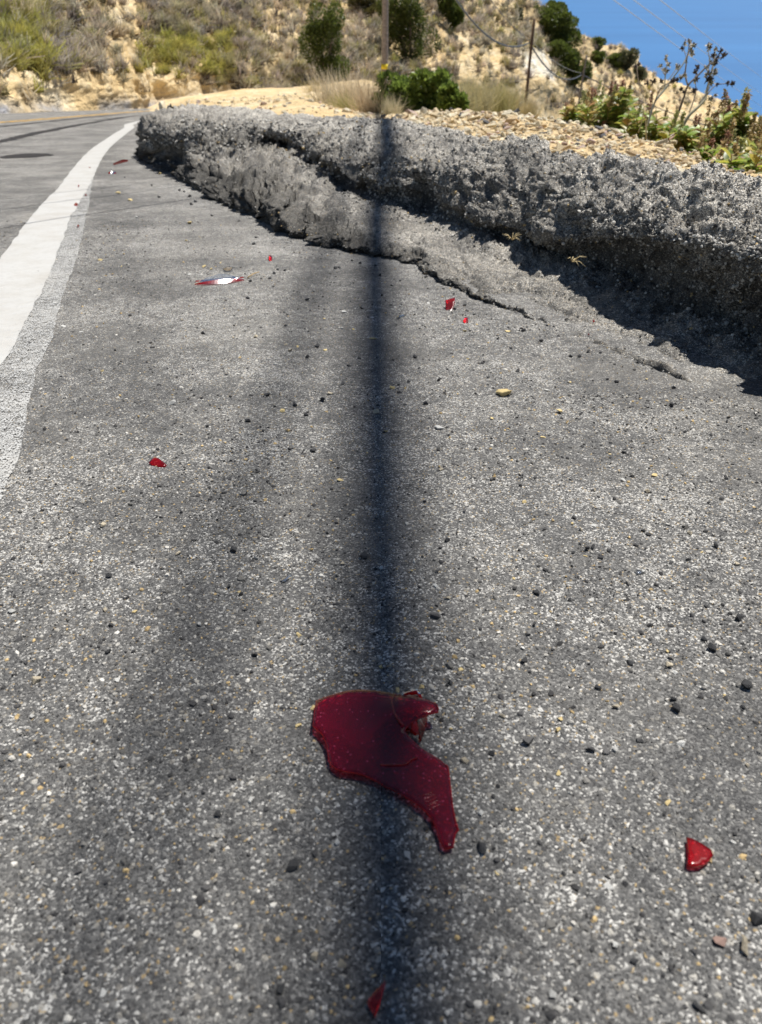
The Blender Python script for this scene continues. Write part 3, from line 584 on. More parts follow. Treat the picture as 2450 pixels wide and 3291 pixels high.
for k in range(5): ridge('moulded_rib', [(1085+k*12, 960+k*26), (1170+k*10, 925+k*26)], .00035, M_RED)
def quad_wall(name, top, bot, mat=M_REDE):
    n = len(top); A = np.array(top); Bm = np.array(bot); d = np.array([.0012, .0012, 0])
    V = np.vstack([A-d, Bm-d, A+d, Bm+d]); Q = []
    for i in range(n-1):
        Q += [(i, i+1, n+i+1, n+i), (2*n+i+1, 2*n+i, 3*n+i, 3*n+i+1)]
        Q += [(i+1, i, 2*n+i, 2*n+i+1), (n+i, n+i+1, 3*n+i+1, 3*n+i)]
    Q += [(0, n, 3*n, 2*n), (n-1, 2*n-1+2*n, 2*n-1, n-1)][:1]
    return obj(name, mesh(name, V, np.array(Q), mat), shard)
quad_wall('side_wall', [gpm(z, -.0004) for z in [(947,468),(985,424),(1042,380),(1112,349)]], [gp(*Z6([z])[0], .002) for z in [(965,500),(1010,530),(1068,552),(1112,420)]])
quad_wall('side_wall', [gp(*Z6([z])[0], .018) for z in [(935,188),(990,170),(1042,156),(1062,190)]], [gp(*Z6([z])[0], .006) for z in [(945,215),(1000,215),(1050,225),(1078,232)]])
def small_shard(pts, label, h=.002, mat=M_RED2, thick=.0022, tilt=(0, 0), cell=.004, nm='lens_shard', group=None, cat='lens shard'):
    W = np.array([gp(*p, h)[:2] for p in pts]); c = W.mean(0)
    o = poly_sheet(nm, W, lambda x, y: h+tilt[0]*(x-c[0])+tilt[1]*(y-c[1]), mat, thick, cell); return tag(o, label, cat, group)
small_shard([(2206,2695),(2222,2698),(2255,2715),(2285,2735),(2291,2752),(2280,2768),(2262,2782),(2243,2787),(2225,2790),(2208,2780),(2212,2740)], 'small rounded red lens shard shaped like a letter D', .003)
small_shard([(1243,3157),(1239,3175),(1228,3210),(1203,3268),(1195,3250),(1186,3232),(1177,3218),(1205,3190)], 'narrow triangular red lens shard lying by itself in grit', .003, tilt=(.1, .2))
small_shard(zpix([(758,1886),(775,1876),(792,1870),(812,1876),(832,1886),(848,1895),(836,1901),(810,1900),(788,1901),(770,1896)], 0, 300, .631), 'small pointed oval red lens shard on open pavement', .003, tilt=(.05, .4))
small_shard(zpix([(306,835),(348,832),(347,840),(335,852),(318,862),(312,850)], 1200, 350, .7567), 'bright red lens shard with ribbed face at the foot of the apron', .006, tilt=(.1, .5))
small_shard(zpix([(383,903),(392,897),(405,898),(404,906),(388,911)], 1200, 350, .7567), 'tiny bright red lens chip beside the ribbed shard', .004, tilt=(0, .4))
small_shard(zpix([(932,902),(940,900),(942,907),(934,908)], 1200, 350, .7567), 'tiny red lens chip on the pale apron beneath the berm', .03, cell=.01)
small_shard(zpix([(890,925),(900,920),(912,924),(910,932),(893,934)], 350, 300, .575), 'tiny red lens chip near the twig and the striped shard', .004, tilt=(0, .4), cell=.01)
def edge_shard(px0, px1, base, hpx, label):
    n = 7; V = []
    for k in range(n):
        f = k/(n-1); b = gp(px0+(px1-px0)*f, base[0]+(base[1]-base[0])*f, .001); dep = b[1]*cp-(b[2]-CAMH)*sp; h = hpx/FPX*dep*(.45+.55*math.sin(math.pi*(.12+.76*f))); o_ = np.array([0, h*.2+.02*math.sin(f*math.pi), h]); V.append([b, b+o_, b+o_+[0, .004, 0], b+[0, .004, 0]])
    V = np.array(V).reshape(-1, 3); Q = [(k*4+s_, k*4+(s_+1) % 4, (k+1)*4+(s_+1) % 4, (k+1)*4+s_) for k in range(n-1) for s_ in range(4)]+[(0, 1, 2, 3), ((n-1)*4+3, (n-1)*4+2, (n-1)*4+1, (n-1)*4)]
    return tag(obj('lens_shard', mesh('lens_shard', V, np.array(Q), M_REDE, False)), label, 'lens shard')
edge_shard(364, 411, (532, 520), 8, 'long thin red lens shard on the narrow shoulder by the white line'); edge_shard(348, 373, (560, 559), 6, 'short thin red lens shard by the white line')
small_shard(zpix([(376,570),(388,564),(397,567),(393,574),(382,575)], 0, 300, .631), 'small dark red lens chip lying on the white edge line', .006, tilt=(0, .1), cell=.03)
for pts, lb in (([(393,675),(400,672),(403,678),(396,680)], 'tiny red lens chip on the worn speckled paint'), ([(433,517),(440,515),(441,521),(434,521)], 'tiny red lens chip at the border of the white line'), ([(397,470),(403,469),(404,474),(398,474)], 'tiny red lens chip on the white line, up the road'), ([(453,378),(460,377),(461,381),(454,381)], 'tiny red lens chip far along the white line')):
    small_shard(zpix(pts, 0, 300, .631), lb, .006, cell=.05)
# shard lying on its edge: red strip with a clear film standing behind it
root = empty('striped_shard', gp(705, 912)); tag(root, 'long curved red and clear lens shard lying on its edge', 'lens shard')
def arc_sheet(name, px0, px1, base, top, thick, mat, h0=.001):
    n = 16; V = []
    for k in range(n):
        f = k/(n-1); px = px0+(px1-px0)*f; b = gp(px, base(f), h0); hh = top(f); off = np.array([0, .012*math.sin(f*math.pi)+hh*.35, hh])
        V.append([b, b+off, b+off+[0, thick, 0], b+[0, thick, 0]])
    V = np.array(V).reshape(-1, 3)-np.array(root.location); Q = []
    for k in range(n-1):
        for s in range(4): Q.append((k*4+s, k*4+(s+1) % 4, (k+1)*4+(s+1) % 4, (k+1)*4+s))
    Q += [(0, 1, 2, 3), ((n-1)*4+3, (n-1)*4+2, (n-1)*4+1, (n-1)*4)]
    return obj(name, mesh(name, V, np.array(Q), mat, False), root)
arc_sheet('red_strip', 625, 783, lambda f: 916-14*f+4*math.sin(f*math.pi), lambda f: .003+.006*math.sin(f*math.pi), .003, M_RED2)
arc_sheet('red_lip', 628, 782, lambda f: 906-12*f+3*math.sin(f*math.pi), lambda f: .003, .004, M_REDE, .006)
arc_sheet('clear_film', 640, 772, lambda f: 905-12*f+2*math.sin(f*math.pi), lambda f: .002+.011*math.sin(min(1, f*1.15)*math.pi)**.8, .0022, M_CLEAR, .008)
for pts, lb in (([(903,1868),(925,1848),(938,1846),(935,1856),(915,1872),(905,1874)], 'small clear lens shard, nearly white, lying on pavement'), ([(1276,1019),(1290,1012),(1308,1012),(1300,1018),(1282,1026)], 'slim clear lens sliver near the cable shadow'), ([(715,866),(735,858),(750,862),(742,872),(722,874)], 'broad clear lens flake behind the striped shard'), ([(2040,1838),(2062,1832),(2068,1842),(2048,1850)], 'small clear lens flake among light stones')):
    small_shard(pts, lb, .003, M_CLEAR, .0018, (0, .03), .006, 'clear_shard', None, 'lens shard')
# twig and dry straw
tw = MB(); a, b = gp(795, 893, .004), gp(832, 874, .01); tw.tube([a, a*.5+b*.5+[0, 0, .003], b], [.0022, .002, .0012], 5, (.5, .36, .18)); tag(tw.build('twig', M_STEM), 'short yellow twig lying behind the striped red shard', 'twig')
def straw(px, py, h, n, ln, label, seed):
    r = random.Random(seed); o = gp(px, py, h); mb = MB()
    for k in range(n):
        a = r.uniform(0, 6.28); e = r.uniform(.1, .9); d = np.array([math.cos(a)*math.cos(e), math.sin(a)*math.cos(e)-.4, math.sin(e)]); l = ln*r.uniform(.5, 1)
        mb.tube([o, o+d*l*.5+[0, 0, .004], o+d*l+[0, 0, -.008]], [.0014, .0011, .0004], 4, (.62, .5, .28))
    return tag(mb.build('dry_straw', M_STEM), label, 'straw')
straw(1648, 772, .10, 12, .05, 'wisp of dry straw caught in the berm face', 3); straw(1840, 842, .10, 9, .05, 'few bent straws in the dark hollow of the berm', 4)
# ------------------------------------------------------------------ sea
S = 90000.0; n = 40
gx = np.sign(np.linspace(-1, 1, n))*np.abs(np.linspace(-1, 1, n))**3*S; gy = np.geomspace(60, S, n); GX, GY = np.meshgrid(gx, gy)
tag(obj('sea', mesh('sea', np.stack([GX, GY, GX*0-150], -1).reshape(-1, 3), grid_faces(n, n), M_SEA)), 'deep blue sea reaching to the horizon', 'sea', kind='structure')
# ------------------------------------------------------------------ hill
HX = [-900, -300, 0, 300, 500, 700, 900, 1100, 1300, 1500, 1700, 1900, 2100, 2300, 2500, 2900]
HF = [(356,18),(358,25),(356,30),(352,38),(346,45),(322,50),(304,54),(292,57),(290,61),(310,68),(340,78),(372,94),(402,112),(432,130),(455,148),(520,180)]
SIL = {1700:(4,104),1900:(142,122),2100:(238,146),2300:(322,172),2500:(402,200),2900:(560,240)}
rows = []
for x, (fy, D) in zip(HX, HF):
    c = []
    f = dp(x, fy, D)
    low = 0 if x <= 700 else min(1, (x-700)/500)
    c.append(f+np.array([0, -D*.10, -.35-low*9.0])); c.append(f)
    if x in SIL:
        ty, TD = SIL[x]; tpt = dp(x, ty, TD)
        m1 = dp(x, fy*.66+ty*.34, D+(TD-D)*.22); m2 = dp(x, fy*.3+ty*.7, D+(TD-D)*.58)
        c += [m1, m2, tpt, tpt+np.array([4, 25, -9]), tpt+np.array([20, 90, -60])]
    else:
        bank = dp(x, fy-110 if x < 800 else fy-90, D+1.6 if x < 800 else D+3.0)          # steep cut bank
        up1 = dp(x, fy*.40, D+5.5 if x < 800 else D+8); up2 = dp(x, -30, D+10 if x < 800 else D+16)
        up3 = up2+np.array([-6, 22, 17.]); up4 = up3+np.array([-20, 50, 25.])
        c += [bank, up1, up2, up3, up4]
    rows.append(c)
HC = np.array(rows); NUh, NVh = 360, 200
hu = np.linspace(0, len(HX)-1, NUh); hv = np.concatenate([np.linspace(0, 4, 164, endpoint=False), np.linspace(4, 6, 36)])
HS = cat_interp(np.swapaxes(cat_interp(HC, hu), 0, 1), hv)
hq = HS.reshape(-1, 3); hn = normals(HS); hn = np.where(hn[..., 2:3] < 0, -hn, hn).reshape(-1, 3)
hvv = np.repeat(hv[:, None], NUh, 1).ravel(); huu = np.repeat(hu[None], NVh, 0).ravel(); hpx = np.interp(huu, np.arange(len(HX)), HX)
sc_ = np.clip(hq[:, 1:2]/45, .5, 2.5)
gull = fbm(np.stack([huu*3.2+hvv*.35, hvv*.25, huu*0], 1), 1, 4, 301)
amp = np.interp(hvv, [0, 1, 1.3, 3.6, 4, 6], [.2, .25, 1, 1, .55, 1])
hd = amp*(.55*gull*sc_[:, 0]+.35*fbm(hq, .45, 4, 303)+.16*fbm(hq, 2.2, 3, 307))
HQ = hq+hn*hd[:, None]
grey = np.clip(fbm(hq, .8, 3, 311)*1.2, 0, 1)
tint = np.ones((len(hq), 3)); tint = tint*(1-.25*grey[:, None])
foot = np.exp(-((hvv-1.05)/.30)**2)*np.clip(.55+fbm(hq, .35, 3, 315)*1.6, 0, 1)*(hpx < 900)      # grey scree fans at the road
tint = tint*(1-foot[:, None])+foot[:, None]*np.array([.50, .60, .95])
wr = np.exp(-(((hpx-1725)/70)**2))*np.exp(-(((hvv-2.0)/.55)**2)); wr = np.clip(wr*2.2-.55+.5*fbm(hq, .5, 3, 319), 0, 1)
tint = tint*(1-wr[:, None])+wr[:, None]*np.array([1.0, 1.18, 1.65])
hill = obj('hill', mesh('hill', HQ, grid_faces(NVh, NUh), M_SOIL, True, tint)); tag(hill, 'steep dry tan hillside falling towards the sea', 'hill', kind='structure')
HG = HQ.reshape(NVh, NUh, 3)
def hill_at(px, py):                      # nearest hill vertex in the line of sight
    d = ray(px, py); V = HG[:int(NVh*.86)].reshape(-1, 3)-np.array([0, 0, CAMH]); t = V[:, 1]/d[1]; e = np.hypot(V[:, 0]/t-d[0], V[:, 2]/t-d[2]); return V[np.argmin(e)]+np.array([0, 0, CAMH])
# ------------------------------------------------------------------ dirt shoulder behind the berm
c4x = np.array([s[5][0] for s in ST], float); 
def c4(px): return np.array([np.interp(px, c4x, CP[:, 5, k]) for k in range(3)])
SXS = [470, 590, 700, 900, 1050, 1225, 1400, 1600, 1800, 2000, 2200, 2450, 2700, 3300]
S1 = [(352,26),(334,23),(326,22),(314,20),(330,16.5),(362,12),(362,10),(386,8),(436,6.4),(490,5.2),(553,4.0),(605,3.4),(645,3.1),(700,2.8)]
rows = []
for x, (y1, D1) in zip(SXS, S1):
    a = c4(x); r1 = dp(x, y1, D1); z0 = a+np.array([0, -.12, -.10]); mid_ = a*.5+r1*.5
    mid_[2] -= .02
    if x <= 1225: far1 = dp(x, {470: 350, 590: 332, 700: 319, 900: 302, 1050: 292, 1225: 282}[x], 40); far2 = dp(x, {470: 350, 590: 330, 700: 317, 900: 298, 1050: 292, 1225: 290}[x], 53)
    else: k = min(1, (x-1225)/400); far1 = r1+np.array([.6, 2.2, -.25-.9*k]); far2 = r1+np.array([5, 16, -2.6-7*k])
    L_ = [z0, mid_, r1, far1, far2, far2+np.array([4, 12, -4.])]
    if x == 470: L_ = [np.array([v[0], v[1], -SLOPE*v[1]-.12]) for v in L_]
    rows.append(L_)
rows.append([v+(v-w_)*np.array([1.0, 1.6, 1.6])*1.5 for v, w_ in zip(rows[-1], rows[-2])]); SXS = SXS+[6000]; SH = np.array(rows); nu, nv = 340, 150
shu = np.linspace(0, len(SXS)-1, nu); shv = np.concatenate([np.linspace(0, 2, 94, endpoint=False), np.linspace(2, 5, 56)])
SS = cat_interp(np.swapaxes(cat_interp(SH, shu), 0, 1), shv); sq = SS.reshape(-1, 3); svv = np.repeat(shv[:, None], nu, 1).ravel()
sca = np.clip(sq[:, 1]/6, .4, 4)
sq[:, 2] += np.interp(svv, [0, .6, 1.2, 5], [0, .4, 1, 1])*(.03*sca*fbm(sq/sca[:, None], 2.0, 4, 401)+.010*fbm(sq, 9, 3, 405))
shoulder = obj('dirt_shoulder', mesh('dirt_shoulder', sq, grid_faces(nv, nu), M_SOIL, True, np.ones((len(sq), 3))*np.array([.96, .97, 1.0]))); tag(shoulder, 'pale tan dirt shoulder behind the asphalt berm', 'ground', kind='structure')
SG = sq.reshape(nv, nu, 3)
def sh_at(px, v):
    u = np.interp(px, SXS, np.arange(len(SXS))); return SG[int(np.argmin(abs(shv-v))), int(round(u/(len(SXS)-1)*(nu-1)))].copy()
# rubble: single rocks
ROCK = [hull_mesh('rock', 10, (1, .8, .5), 60+i, M_ROCK, .025) for i in range(6)]+[hull_mesh('rock', 9, (1, .7, .28), 80+i, M_ROCK, .02) for i in range(6)]
rr = random.Random(11)
RC = [((.62, .50, .31), 'tan'), ((.70, .62, .45), 'cream'), ((.58, .43, .25), 'ochre'), ((.56, .42, .35), 'pinkish'), ((.11, .11, .115), 'dark grey')]
def rock(p, r, ci, label=None, z=.30, lib=None, zn='in the rubble heap behind the berm'):
    c, nm = RC[ci]; k = rr.uniform(.85, 1.15)
    o = obj('rock', rr.choice(lib or ROCK), None, (p[0], p[1], p[2]+r*z), (rr.uniform(-.5, .5), rr.uniform(-.5, .5), rr.uniform(0, 6.28)), r, [x*k for x in c])
    return tag(o, label or f'{nm} angular rock {zn}', 'rock', f'{nm} rocks {zn}')
p = sh_at(2205, 1.0); rock(dp(2205, 545, 3.9), .060, 3, 'large blocky pinkish rock at the end of the rubble heap', .0, ROCK[:6])
rock(dp(2158, 500, 4.5), .05, 1, 'rounded pale cream rock beside the leafy shrubs', .0, ROCK[:6]); rock(dp(2105, 478, 4.8), .055, 1, 'cream block at the foot of the dry weed', .0, ROCK[:6])
rock(dp(1765, 392, 6.6), .12, 1, 'pointed slab of cream rock standing up from the rubble crest', .0, ROCK[6:])
rock(dp(1612, 440, 5.2), .055, 4, 'black angular rock on the rubble beside the berm', .0); rock(dp(1800, 425, 5.9), .08, 4, 'dark grey slab lying on the rubble crest', .0, ROCK[6:])
rock(dp(532, 342, 17), .22, 1, 'pale boulder at the far tip of the berm', .0, ROCK[:6]); rock(dp(1272, 385, 8.8), .06, 4, 'dark brown stone at the start of the rubble', .0)
rock(dp(815, 366, 10.8), .06, 4, 'small bluish grey block on the dirt behind the berm', .0).color = (.30, .38, .48, 1); rock(dp(843, 364, 10.8), .055, 4, 'small black block on the dirt behind the berm', .0)
for k in range(270):
    px = 1180+1040*rr.random()**.85; v = rr.uniform(.55, 2.12); p = sh_at(px, v); s = .018+.05*rr.random()**2.2
    rock(p, s*np.clip(p[1]/5, .8, 1.9), rr.choices(range(5), (.36, .30, .20, .08, .06))[0], None, .30, None, ('on the crest' if v > 1.6 else 'on the berm side' if v < 1.0 else 'in the middle')+' of the rubble heap '+('near the green bush' if px < 1550 else 'near the leafy shrubs' if px > 1850 else 'before the slim pole'))
n = 6500; pxs = np.where(RNG.uniform(0, 1, n) < .06, RNG.uniform(600, 1150, n), RNG.uniform(1150, 2350, n)); vsn = RNG.uniform(.35, 2.3, n)
ui = np.clip(np.interp(pxs, SXS, np.arange(len(SXS)))/(len(SXS)-1)*(nu-1), 0, nu-1).astype(int); vi = np.clip(np.searchsorted(shv, vsn), 0, nv-1)
P = SG[vi, ui]+RNG.normal(size=(n, 3))*[.05, .05, .004]; R = (.006+.02*RNG.uniform(0, 1, n)**2)*np.clip(P[:, 1]/5, .7, 2.2)
cols = np.array([c for c, _ in RC])[RNG.choice(5, n, p=(.38, .30, .2, .07, .05))]*RNG.uniform(.75, 1.2, (n, 1))
tag(obj('rubble', stones_mesh('rubble', P, R, cols, M_ROCK, True, .7)), 'small tan stones filling the rubble heap behind the berm', 'rubble', kind='stuff')
# dark grit on the berm border of the dirt
# ------------------------------------------------------------------ grass and shrubs
def tuft_arrays(nb, h, spread, seed, lean=(0, 0), droop=.5, wid=.012, seg=3, cb=(.5, .45, .3), ct=(1, 1, 1)):
    r = np.random.default_rng(seed); V = []; Q = []; T = []; C = []; k = 0
    for b in range(nb):
        a = r.uniform(0, 6.283); e = abs(r.normal(0, .42)); l = h*r.uniform(.55, 1.1); bx, by = r.normal(0, spread*.22, 2)
        d = np.array([math.cos(a)*math.sin(e)+lean[0], math.sin(a)*math.sin(e)+lean[1], math.cos(e)]); d /= np.linalg.norm(d); side = np.cross(d, [math.sin(a*3), math.cos(a*3), .2]); side /= np.linalg.norm(side)
        w0 = wid*r.uniform(.6, 1.2)
        for s in range(seg+1):
            f = s/seg; p = np.array([bx, by, 0])+d*l*f+np.array([d[0], d[1], -.6])*l*droop*f*f*.5; ww = w0*(1-f*.85); cc = np.array(cb)*(1-f)+np.array(ct)*f
            V += [p-side*ww, p+side*ww]; C += [cc, cc]
            if s: Q.append((k+2*s-2, k+2*s-1, k+2*s+1, k+2*s))
        k += 2*(seg+1)
    return np.array(V), np.array(Q), np.array(C)
KIND = {  # colour, names
 'green': ((0.683, 0.659, 0.183), 'yellow green'), 'olive': ((0.61, 0.561, 0.268), 'olive'), 'straw': ((0.90, 0.81, 0.62), 'straw coloured'), 'grey': ((0.634, 0.573, 0.512), 'grey dried'), 'dark': ((.22, .18, .16), 'dark brown dried')}
TUFT = {k: [None]*3 for k in KIND}
for k in KIND:
    for v in range(3):
        V, Q, C = tuft_arrays(120, 1.0, .7, 500+v+list(KIND).index(k)*10, (-.10, -.05), .8, .021, 3, (.30, .27, .24) if k != 'dark' else (.5, .5, .5))  # dark blade bases put shade between the tufts into the colour
        TUFT[k][v] = mesh('grass_tuft', V, Q, M_GRASS, True, C)
rg = random.Random(21); tufts = []
def bare(px, py):                         # bare soil on the slope
    if px < 760 and py > 255-.0*px+ (0 if px > 350 else -15)+ (px-380)*.05: return .97
    if 320 < px < 445 and py < 330: return .86
    if 445 <= px < 640 and 180 < py: return .25 if py < 215 else .8
    if 1370 < px < 1520 and 110 < py < 300: return .62
    if 1480 < px < 1700 and 150 < py < 330: return .6
    if 1640 < px < 1810 and 170 < py < 330: return .9
    if px > 1800: return .45
    return .08
cand = []
for k in range(9200):
    px = rg.uniform(-120, 2450); py = rg.uniform(-40, 350) if k < 6800 else rg.uniform(-420, -40)
    if rg.random() < bare(px, py): continue
    cand.append((px, py))
flatV = HG[:int(NVh*.97)].reshape(-1, 3)-np.array([0, 0, CAMH]); 
hp_px = 1225+FPX*(flatV[:, 0]/(flatV[:, 1]*cp-flatV[:, 2]*sp)); hp_py = 1645.5-FPX*((flatV[:, 1]*sp+flatV[:, 2]*cp)/(flatV[:, 1]*cp-flatV[:, 2]*sp))
bins = {}
for i in range(0, len(flatV)):
    bins.setdefault((int(hp_px[i]//12), int(hp_py[i]//8)), []).append(i)
stuffV, stuffQ, stuffC, nst, nobj = [], [], [], 0, 0
LITE = {k: [tuft_arrays(26, 1.0, .7, 700+v, (-.10, -.05), .8, .044, 2, (.30, .27, .24)) for v in range(3)] for k in KIND}  # light tufts have the same dark bases, shade mixed into their colour
for px, py in sorted(cand, key=lambda q: (q[0] > 900)):
    b = bins.get((int(px//12), int(py//8)))
    if not b: continue
    p = HG.reshape(-1, 3)[min(b, key=lambda i: flatV[i, 1])]
    zone = rg.random()
    if px < 140 and py > 40 or (450 < px < 760 and 120 < py < 250): kd = rg.choices(list(KIND), (.62, .2, .10, .08, 0))[0]
    elif 100 < px < 260 and 50 < py < 260: kd = rg.choices(list(KIND), (.10, .2, .1, .3, .3))[0]
    else: kd = rg.choices(list(KIND), (.05, .15, .48, .25, .07))[0]
    D = p[1]; s = rg.uniform(.55, 1.05)*(1.15 if D < 42 else 1.0 if D < 75 else 1.2)
    if kd == 'dark': s *= .7
    c = np.array(KIND[kd][0])*rg.uniform(.62, 1.3)*np.array([rg.uniform(.92, 1.08), 1, rg.uniform(.9, 1.1)]); a = rg.uniform(0, 6.28)
    if nobj < 285 and D < 60 and s > .62:
        o = obj('grass_tuft', rg.choice(TUFT[kd]), None, p-np.array([0, 0, .05]), (rg.uniform(-.1, .2), rg.uniform(-.15, .15), a), (s, s, s*rg.uniform(.8, 1.1)), c); nobj += 1
        zn = 'above the far end of the white line' if px < 140 else 'beside the dark scrub above the road' if px < 320 else 'along the bare vertical cut in the slope' if px < 450 else 'at the top of the bare cut bank' if py > 130 else 'high on the slope above the cut bank'; tag(o, f'{KIND[kd][1]} grass tuft {zn}', 'grass tuft', f'{KIND[kd][1]} tufts {zn}')
    else:
        V, Q, C = LITE[kd][rg.randrange(3)]; ca, sa = math.cos(a), math.sin(a)
        W = np.stack([V[:, 0]*ca-V[:, 1]*sa, V[:, 0]*sa+V[:, 1]*ca, V[:, 2]], 1)*s+p-np.array([0, 0, .05]); stuffV.append(W); stuffQ.append(Q+nst); stuffC.append(C*c); nst += len(V)
tag(obj('dry_grass', mesh('dry_grass', np.concatenate(stuffV), np.concatenate(stuffQ), M_GRASS, True, np.concatenate(stuffC))), 'dry straw grass and scrub covering the hillside', 'grass', kind='stuff')
def leaf_quads(n, ctr, rad, size, rng, col, asp=.45):
    """leaves scattered through lumpy lobes: ctr (k,3), rad (k,3)"""
    k = rng.integers(0, len(ctr), n); d = rng.normal(size=(n, 3)); d /= np.linalg.norm(d, axis=1, keepdims=True); rr_ = rng.uniform(.2, 1, n)**.4
    P = ctr[k]+d*rr_[:, None]*rad[k]; ax = d+rng.normal(size=(n, 3))*.7+[0, 0, .35]; ax /= np.linalg.norm(ax, axis=1, keepdims=True)
    sd = np.cross(ax, rng.normal(size=(n, 3))); sd /= np.linalg.norm(sd, axis=1, keepdims=True); L = size*rng.uniform(.6, 1.3, n)[:, None]
    up = np.cross(sd, ax); V = np.stack([P, P+ax*L*.5+sd*L*asp*.5+up*L*.06, P+ax*L, P+ax*L*.5-sd*L*asp*.5+up*L*.06], 1).reshape(-1, 3)
    Q = np.arange(n*4).reshape(n, 4); C = np.repeat(np.array(col)*rng.uniform(.65, 1.35, (n, 1))*np.array([1, 1, .9]), 4, 0); return V, Q, C
def shrub(name, label, base, wdt, hgt, col, seed, lsize=.10, nl=1500, slant=0.0, group=None, cat='shrub', nlobe=14, dep=.8):
    r = np.random.default_rng(seed); root = empty(name, base)
    ctr = np.stack([r.uniform(-.5, .5, nlobe)*wdt*.75, r.uniform(-.5, .5, nlobe)*wdt*dep*.75, r.uniform(.18, .84, nlobe)*hgt], 1); ctr[:, 0] += slant*(ctr[:, 2]/hgt-.5)*wdt
    rad = np.stack([r.uniform(.16, .30, nlobe)*wdt, r.uniform(.16, .3, nlobe)*wdt*dep, r.uniform(.10, .22, nlobe)*hgt], 1)
    V, Q, C = leaf_quads(nl*5, ctr, rad, lsize, r, col, .6); o = obj('foliage', mesh('foliage', V, Q, M_LEAF, False, C), root)
    mb = MB()
    for k in range(min(8, nlobe)): mb.tube([(0, 0, -.15*hgt), ctr[k]*[.4, .4, .5], ctr[k]], [.03*wdt, .02*wdt, .008*wdt], 5, (.16, .12, .09))
    mb.build('trunk', M_STEM, root); return tag(root, label, cat, group)
EVG = (.12, .155, .035)
def hill_shrub(px, ytop, ybot, wpx, label, seed, slant=0.0, col=EVG, nl=1500):
    p = hill_at(px, ybot); dep = p[1]*cp-(p[2]-CAMH)*sp; shrub('evergreen_shrub', label, p-np.array([0, 0, .1]), wpx/FPX*dep*1.3, (ybot-ytop)/FPX*dep/.83*1.02, col, seed, .13*dep/45, nl, slant, 'dark evergreen shrubs on the hillside')
hill_shrub(1045, 92, 285, 105, 'tall oval dark evergreen shrub standing at the slope foot beside pale grasses', 1, -.15, EVG, 2200)
hill_shrub(1318, 40, 215, 120, 'large slanting evergreen shrub on the slope just behind the banded pole', 2, -.75, (.105, .13, .03), 2200)
hill_shrub(1190, 0, 55, 90, 'half hidden brownish evergreen at the top of the slope by the pole', 3, -.3, (.11, .10, .035))
hill_shrub(1447, 15, 112, 52, 'narrow slanting evergreen between the banded pole and the loose cable', 4, -.6)
hill_shrub(1762, 42, 130, 85, 'topmost evergreen of the long dark belt behind the second pole', 5, -.5); hill_shrub(1800, 80, 190, 90, 'middle evergreen of the long dark belt behind the second pole', 6, -.4)
hill_shrub(1800, 150, 228, 75, 'narrow evergreen in the waist of the long dark belt', 7, -.1); hill_shrub(1842, 190, 278, 70, 'lowest evergreen of the long dark belt, beside the third pole', 8, -.4)
hill_shrub(1785, 28, 85, 60, 'evergreen breaking the ridge line above the long dark belt', 9, -.5)
for i, (px, yt, yb, wd, lb) in enumerate([(1918,132,168,36,'round bush standing up on the ridge against the sea'),(1972,180,216,44,'low dark bush on the ridge below the round bush'),(2012,172,225,50,'greyish bush at the end of the ridge clump'),(1925,178,208,28,'small dark bush under the ridge'),(2045,225,255,44,'low dull bush on the falling ridge'),(1655,35,62,34,'small green bush high on the slope above the second pole')]):
    hill_shrub(px, yt, yb, wd, lb, 20+i, 0, EVG if i in (0, 1, 3) else (.13, .135, .075), 500)
# pale tall grasses behind the berm
def grasses(px, py, D, hpx, n, col, label, seed, lean=(-.12, 0), group=None, wid=.008, spread=.6):
    p = dp(px, py, D); dep = D*cp-(p[2]-CAMH)*sp; h = hpx/FPX*dep/.83
    V, Q, C = tuft_arrays(n, h, spread*h*1.4, seed, lean, .45, wid*h, 4, (.6, .6, .55)); o = obj('tall_grass', mesh('tall_grass', V, Q, M_GRASS, True, C), None, p-np.array([0, 0, .04]), None, None, col); return tag(o, label, 'grass tuft', group)
i = 0
for px, py, D, hp, cl, lb in [(1080,368,15,120,(.60,.53,.40),'pale feathery grass clump beside the tall oval evergreen'),(1140,372,14,110,(.62,.52,.36),'broad straw grass clump between evergreen and green bush'),(1195,374,13,105,(.60,.48,.33),'reddish straw grass clump leaning on the green bush'),(1110,374,13.5,70,(.42,.40,.18),'low greenish grass clump at the dirt mound'),(1260,368,12,60,(.60,.54,.38),'thin pale grass stems in front of the green bush'),
   (1490,362,28,92,(.50,.45,.24),'hazy straw grass beside the green bush'),(1535,362,30,98,(.52,.46,.27),'tall hazy straw grass between green bush and second pole'),(1600,366,32,90,(.44,.40,.18),'olive grass clump by the second pole'),(1640,372,34,75,(.50,.42,.22),'brownish grass at the foot of the second pole'),(1700,380,33,55,(.55,.46,.26),'low golden grass past the second pole'),(1460,366,26,70,(.54,.48,.30),'short straw grass at the edge of the green bush'),(1010,330,30,60,(.58,.47,.22),'golden grass at the foot of the tall oval evergreen'),(985,340,18,34,(.36,.36,.12),'little green grass tuft on the dirt mound'),(950,345,18,26,(.40,.38,.14),'tiny green grass tuft low on the dirt mound')]:
    i += 1; grasses(px, py, D, hp*1.1, 420, tuple(min(.9, c*1.25) for c in cl), lb, 800+i, (-.15+.02*i % .3, 0))
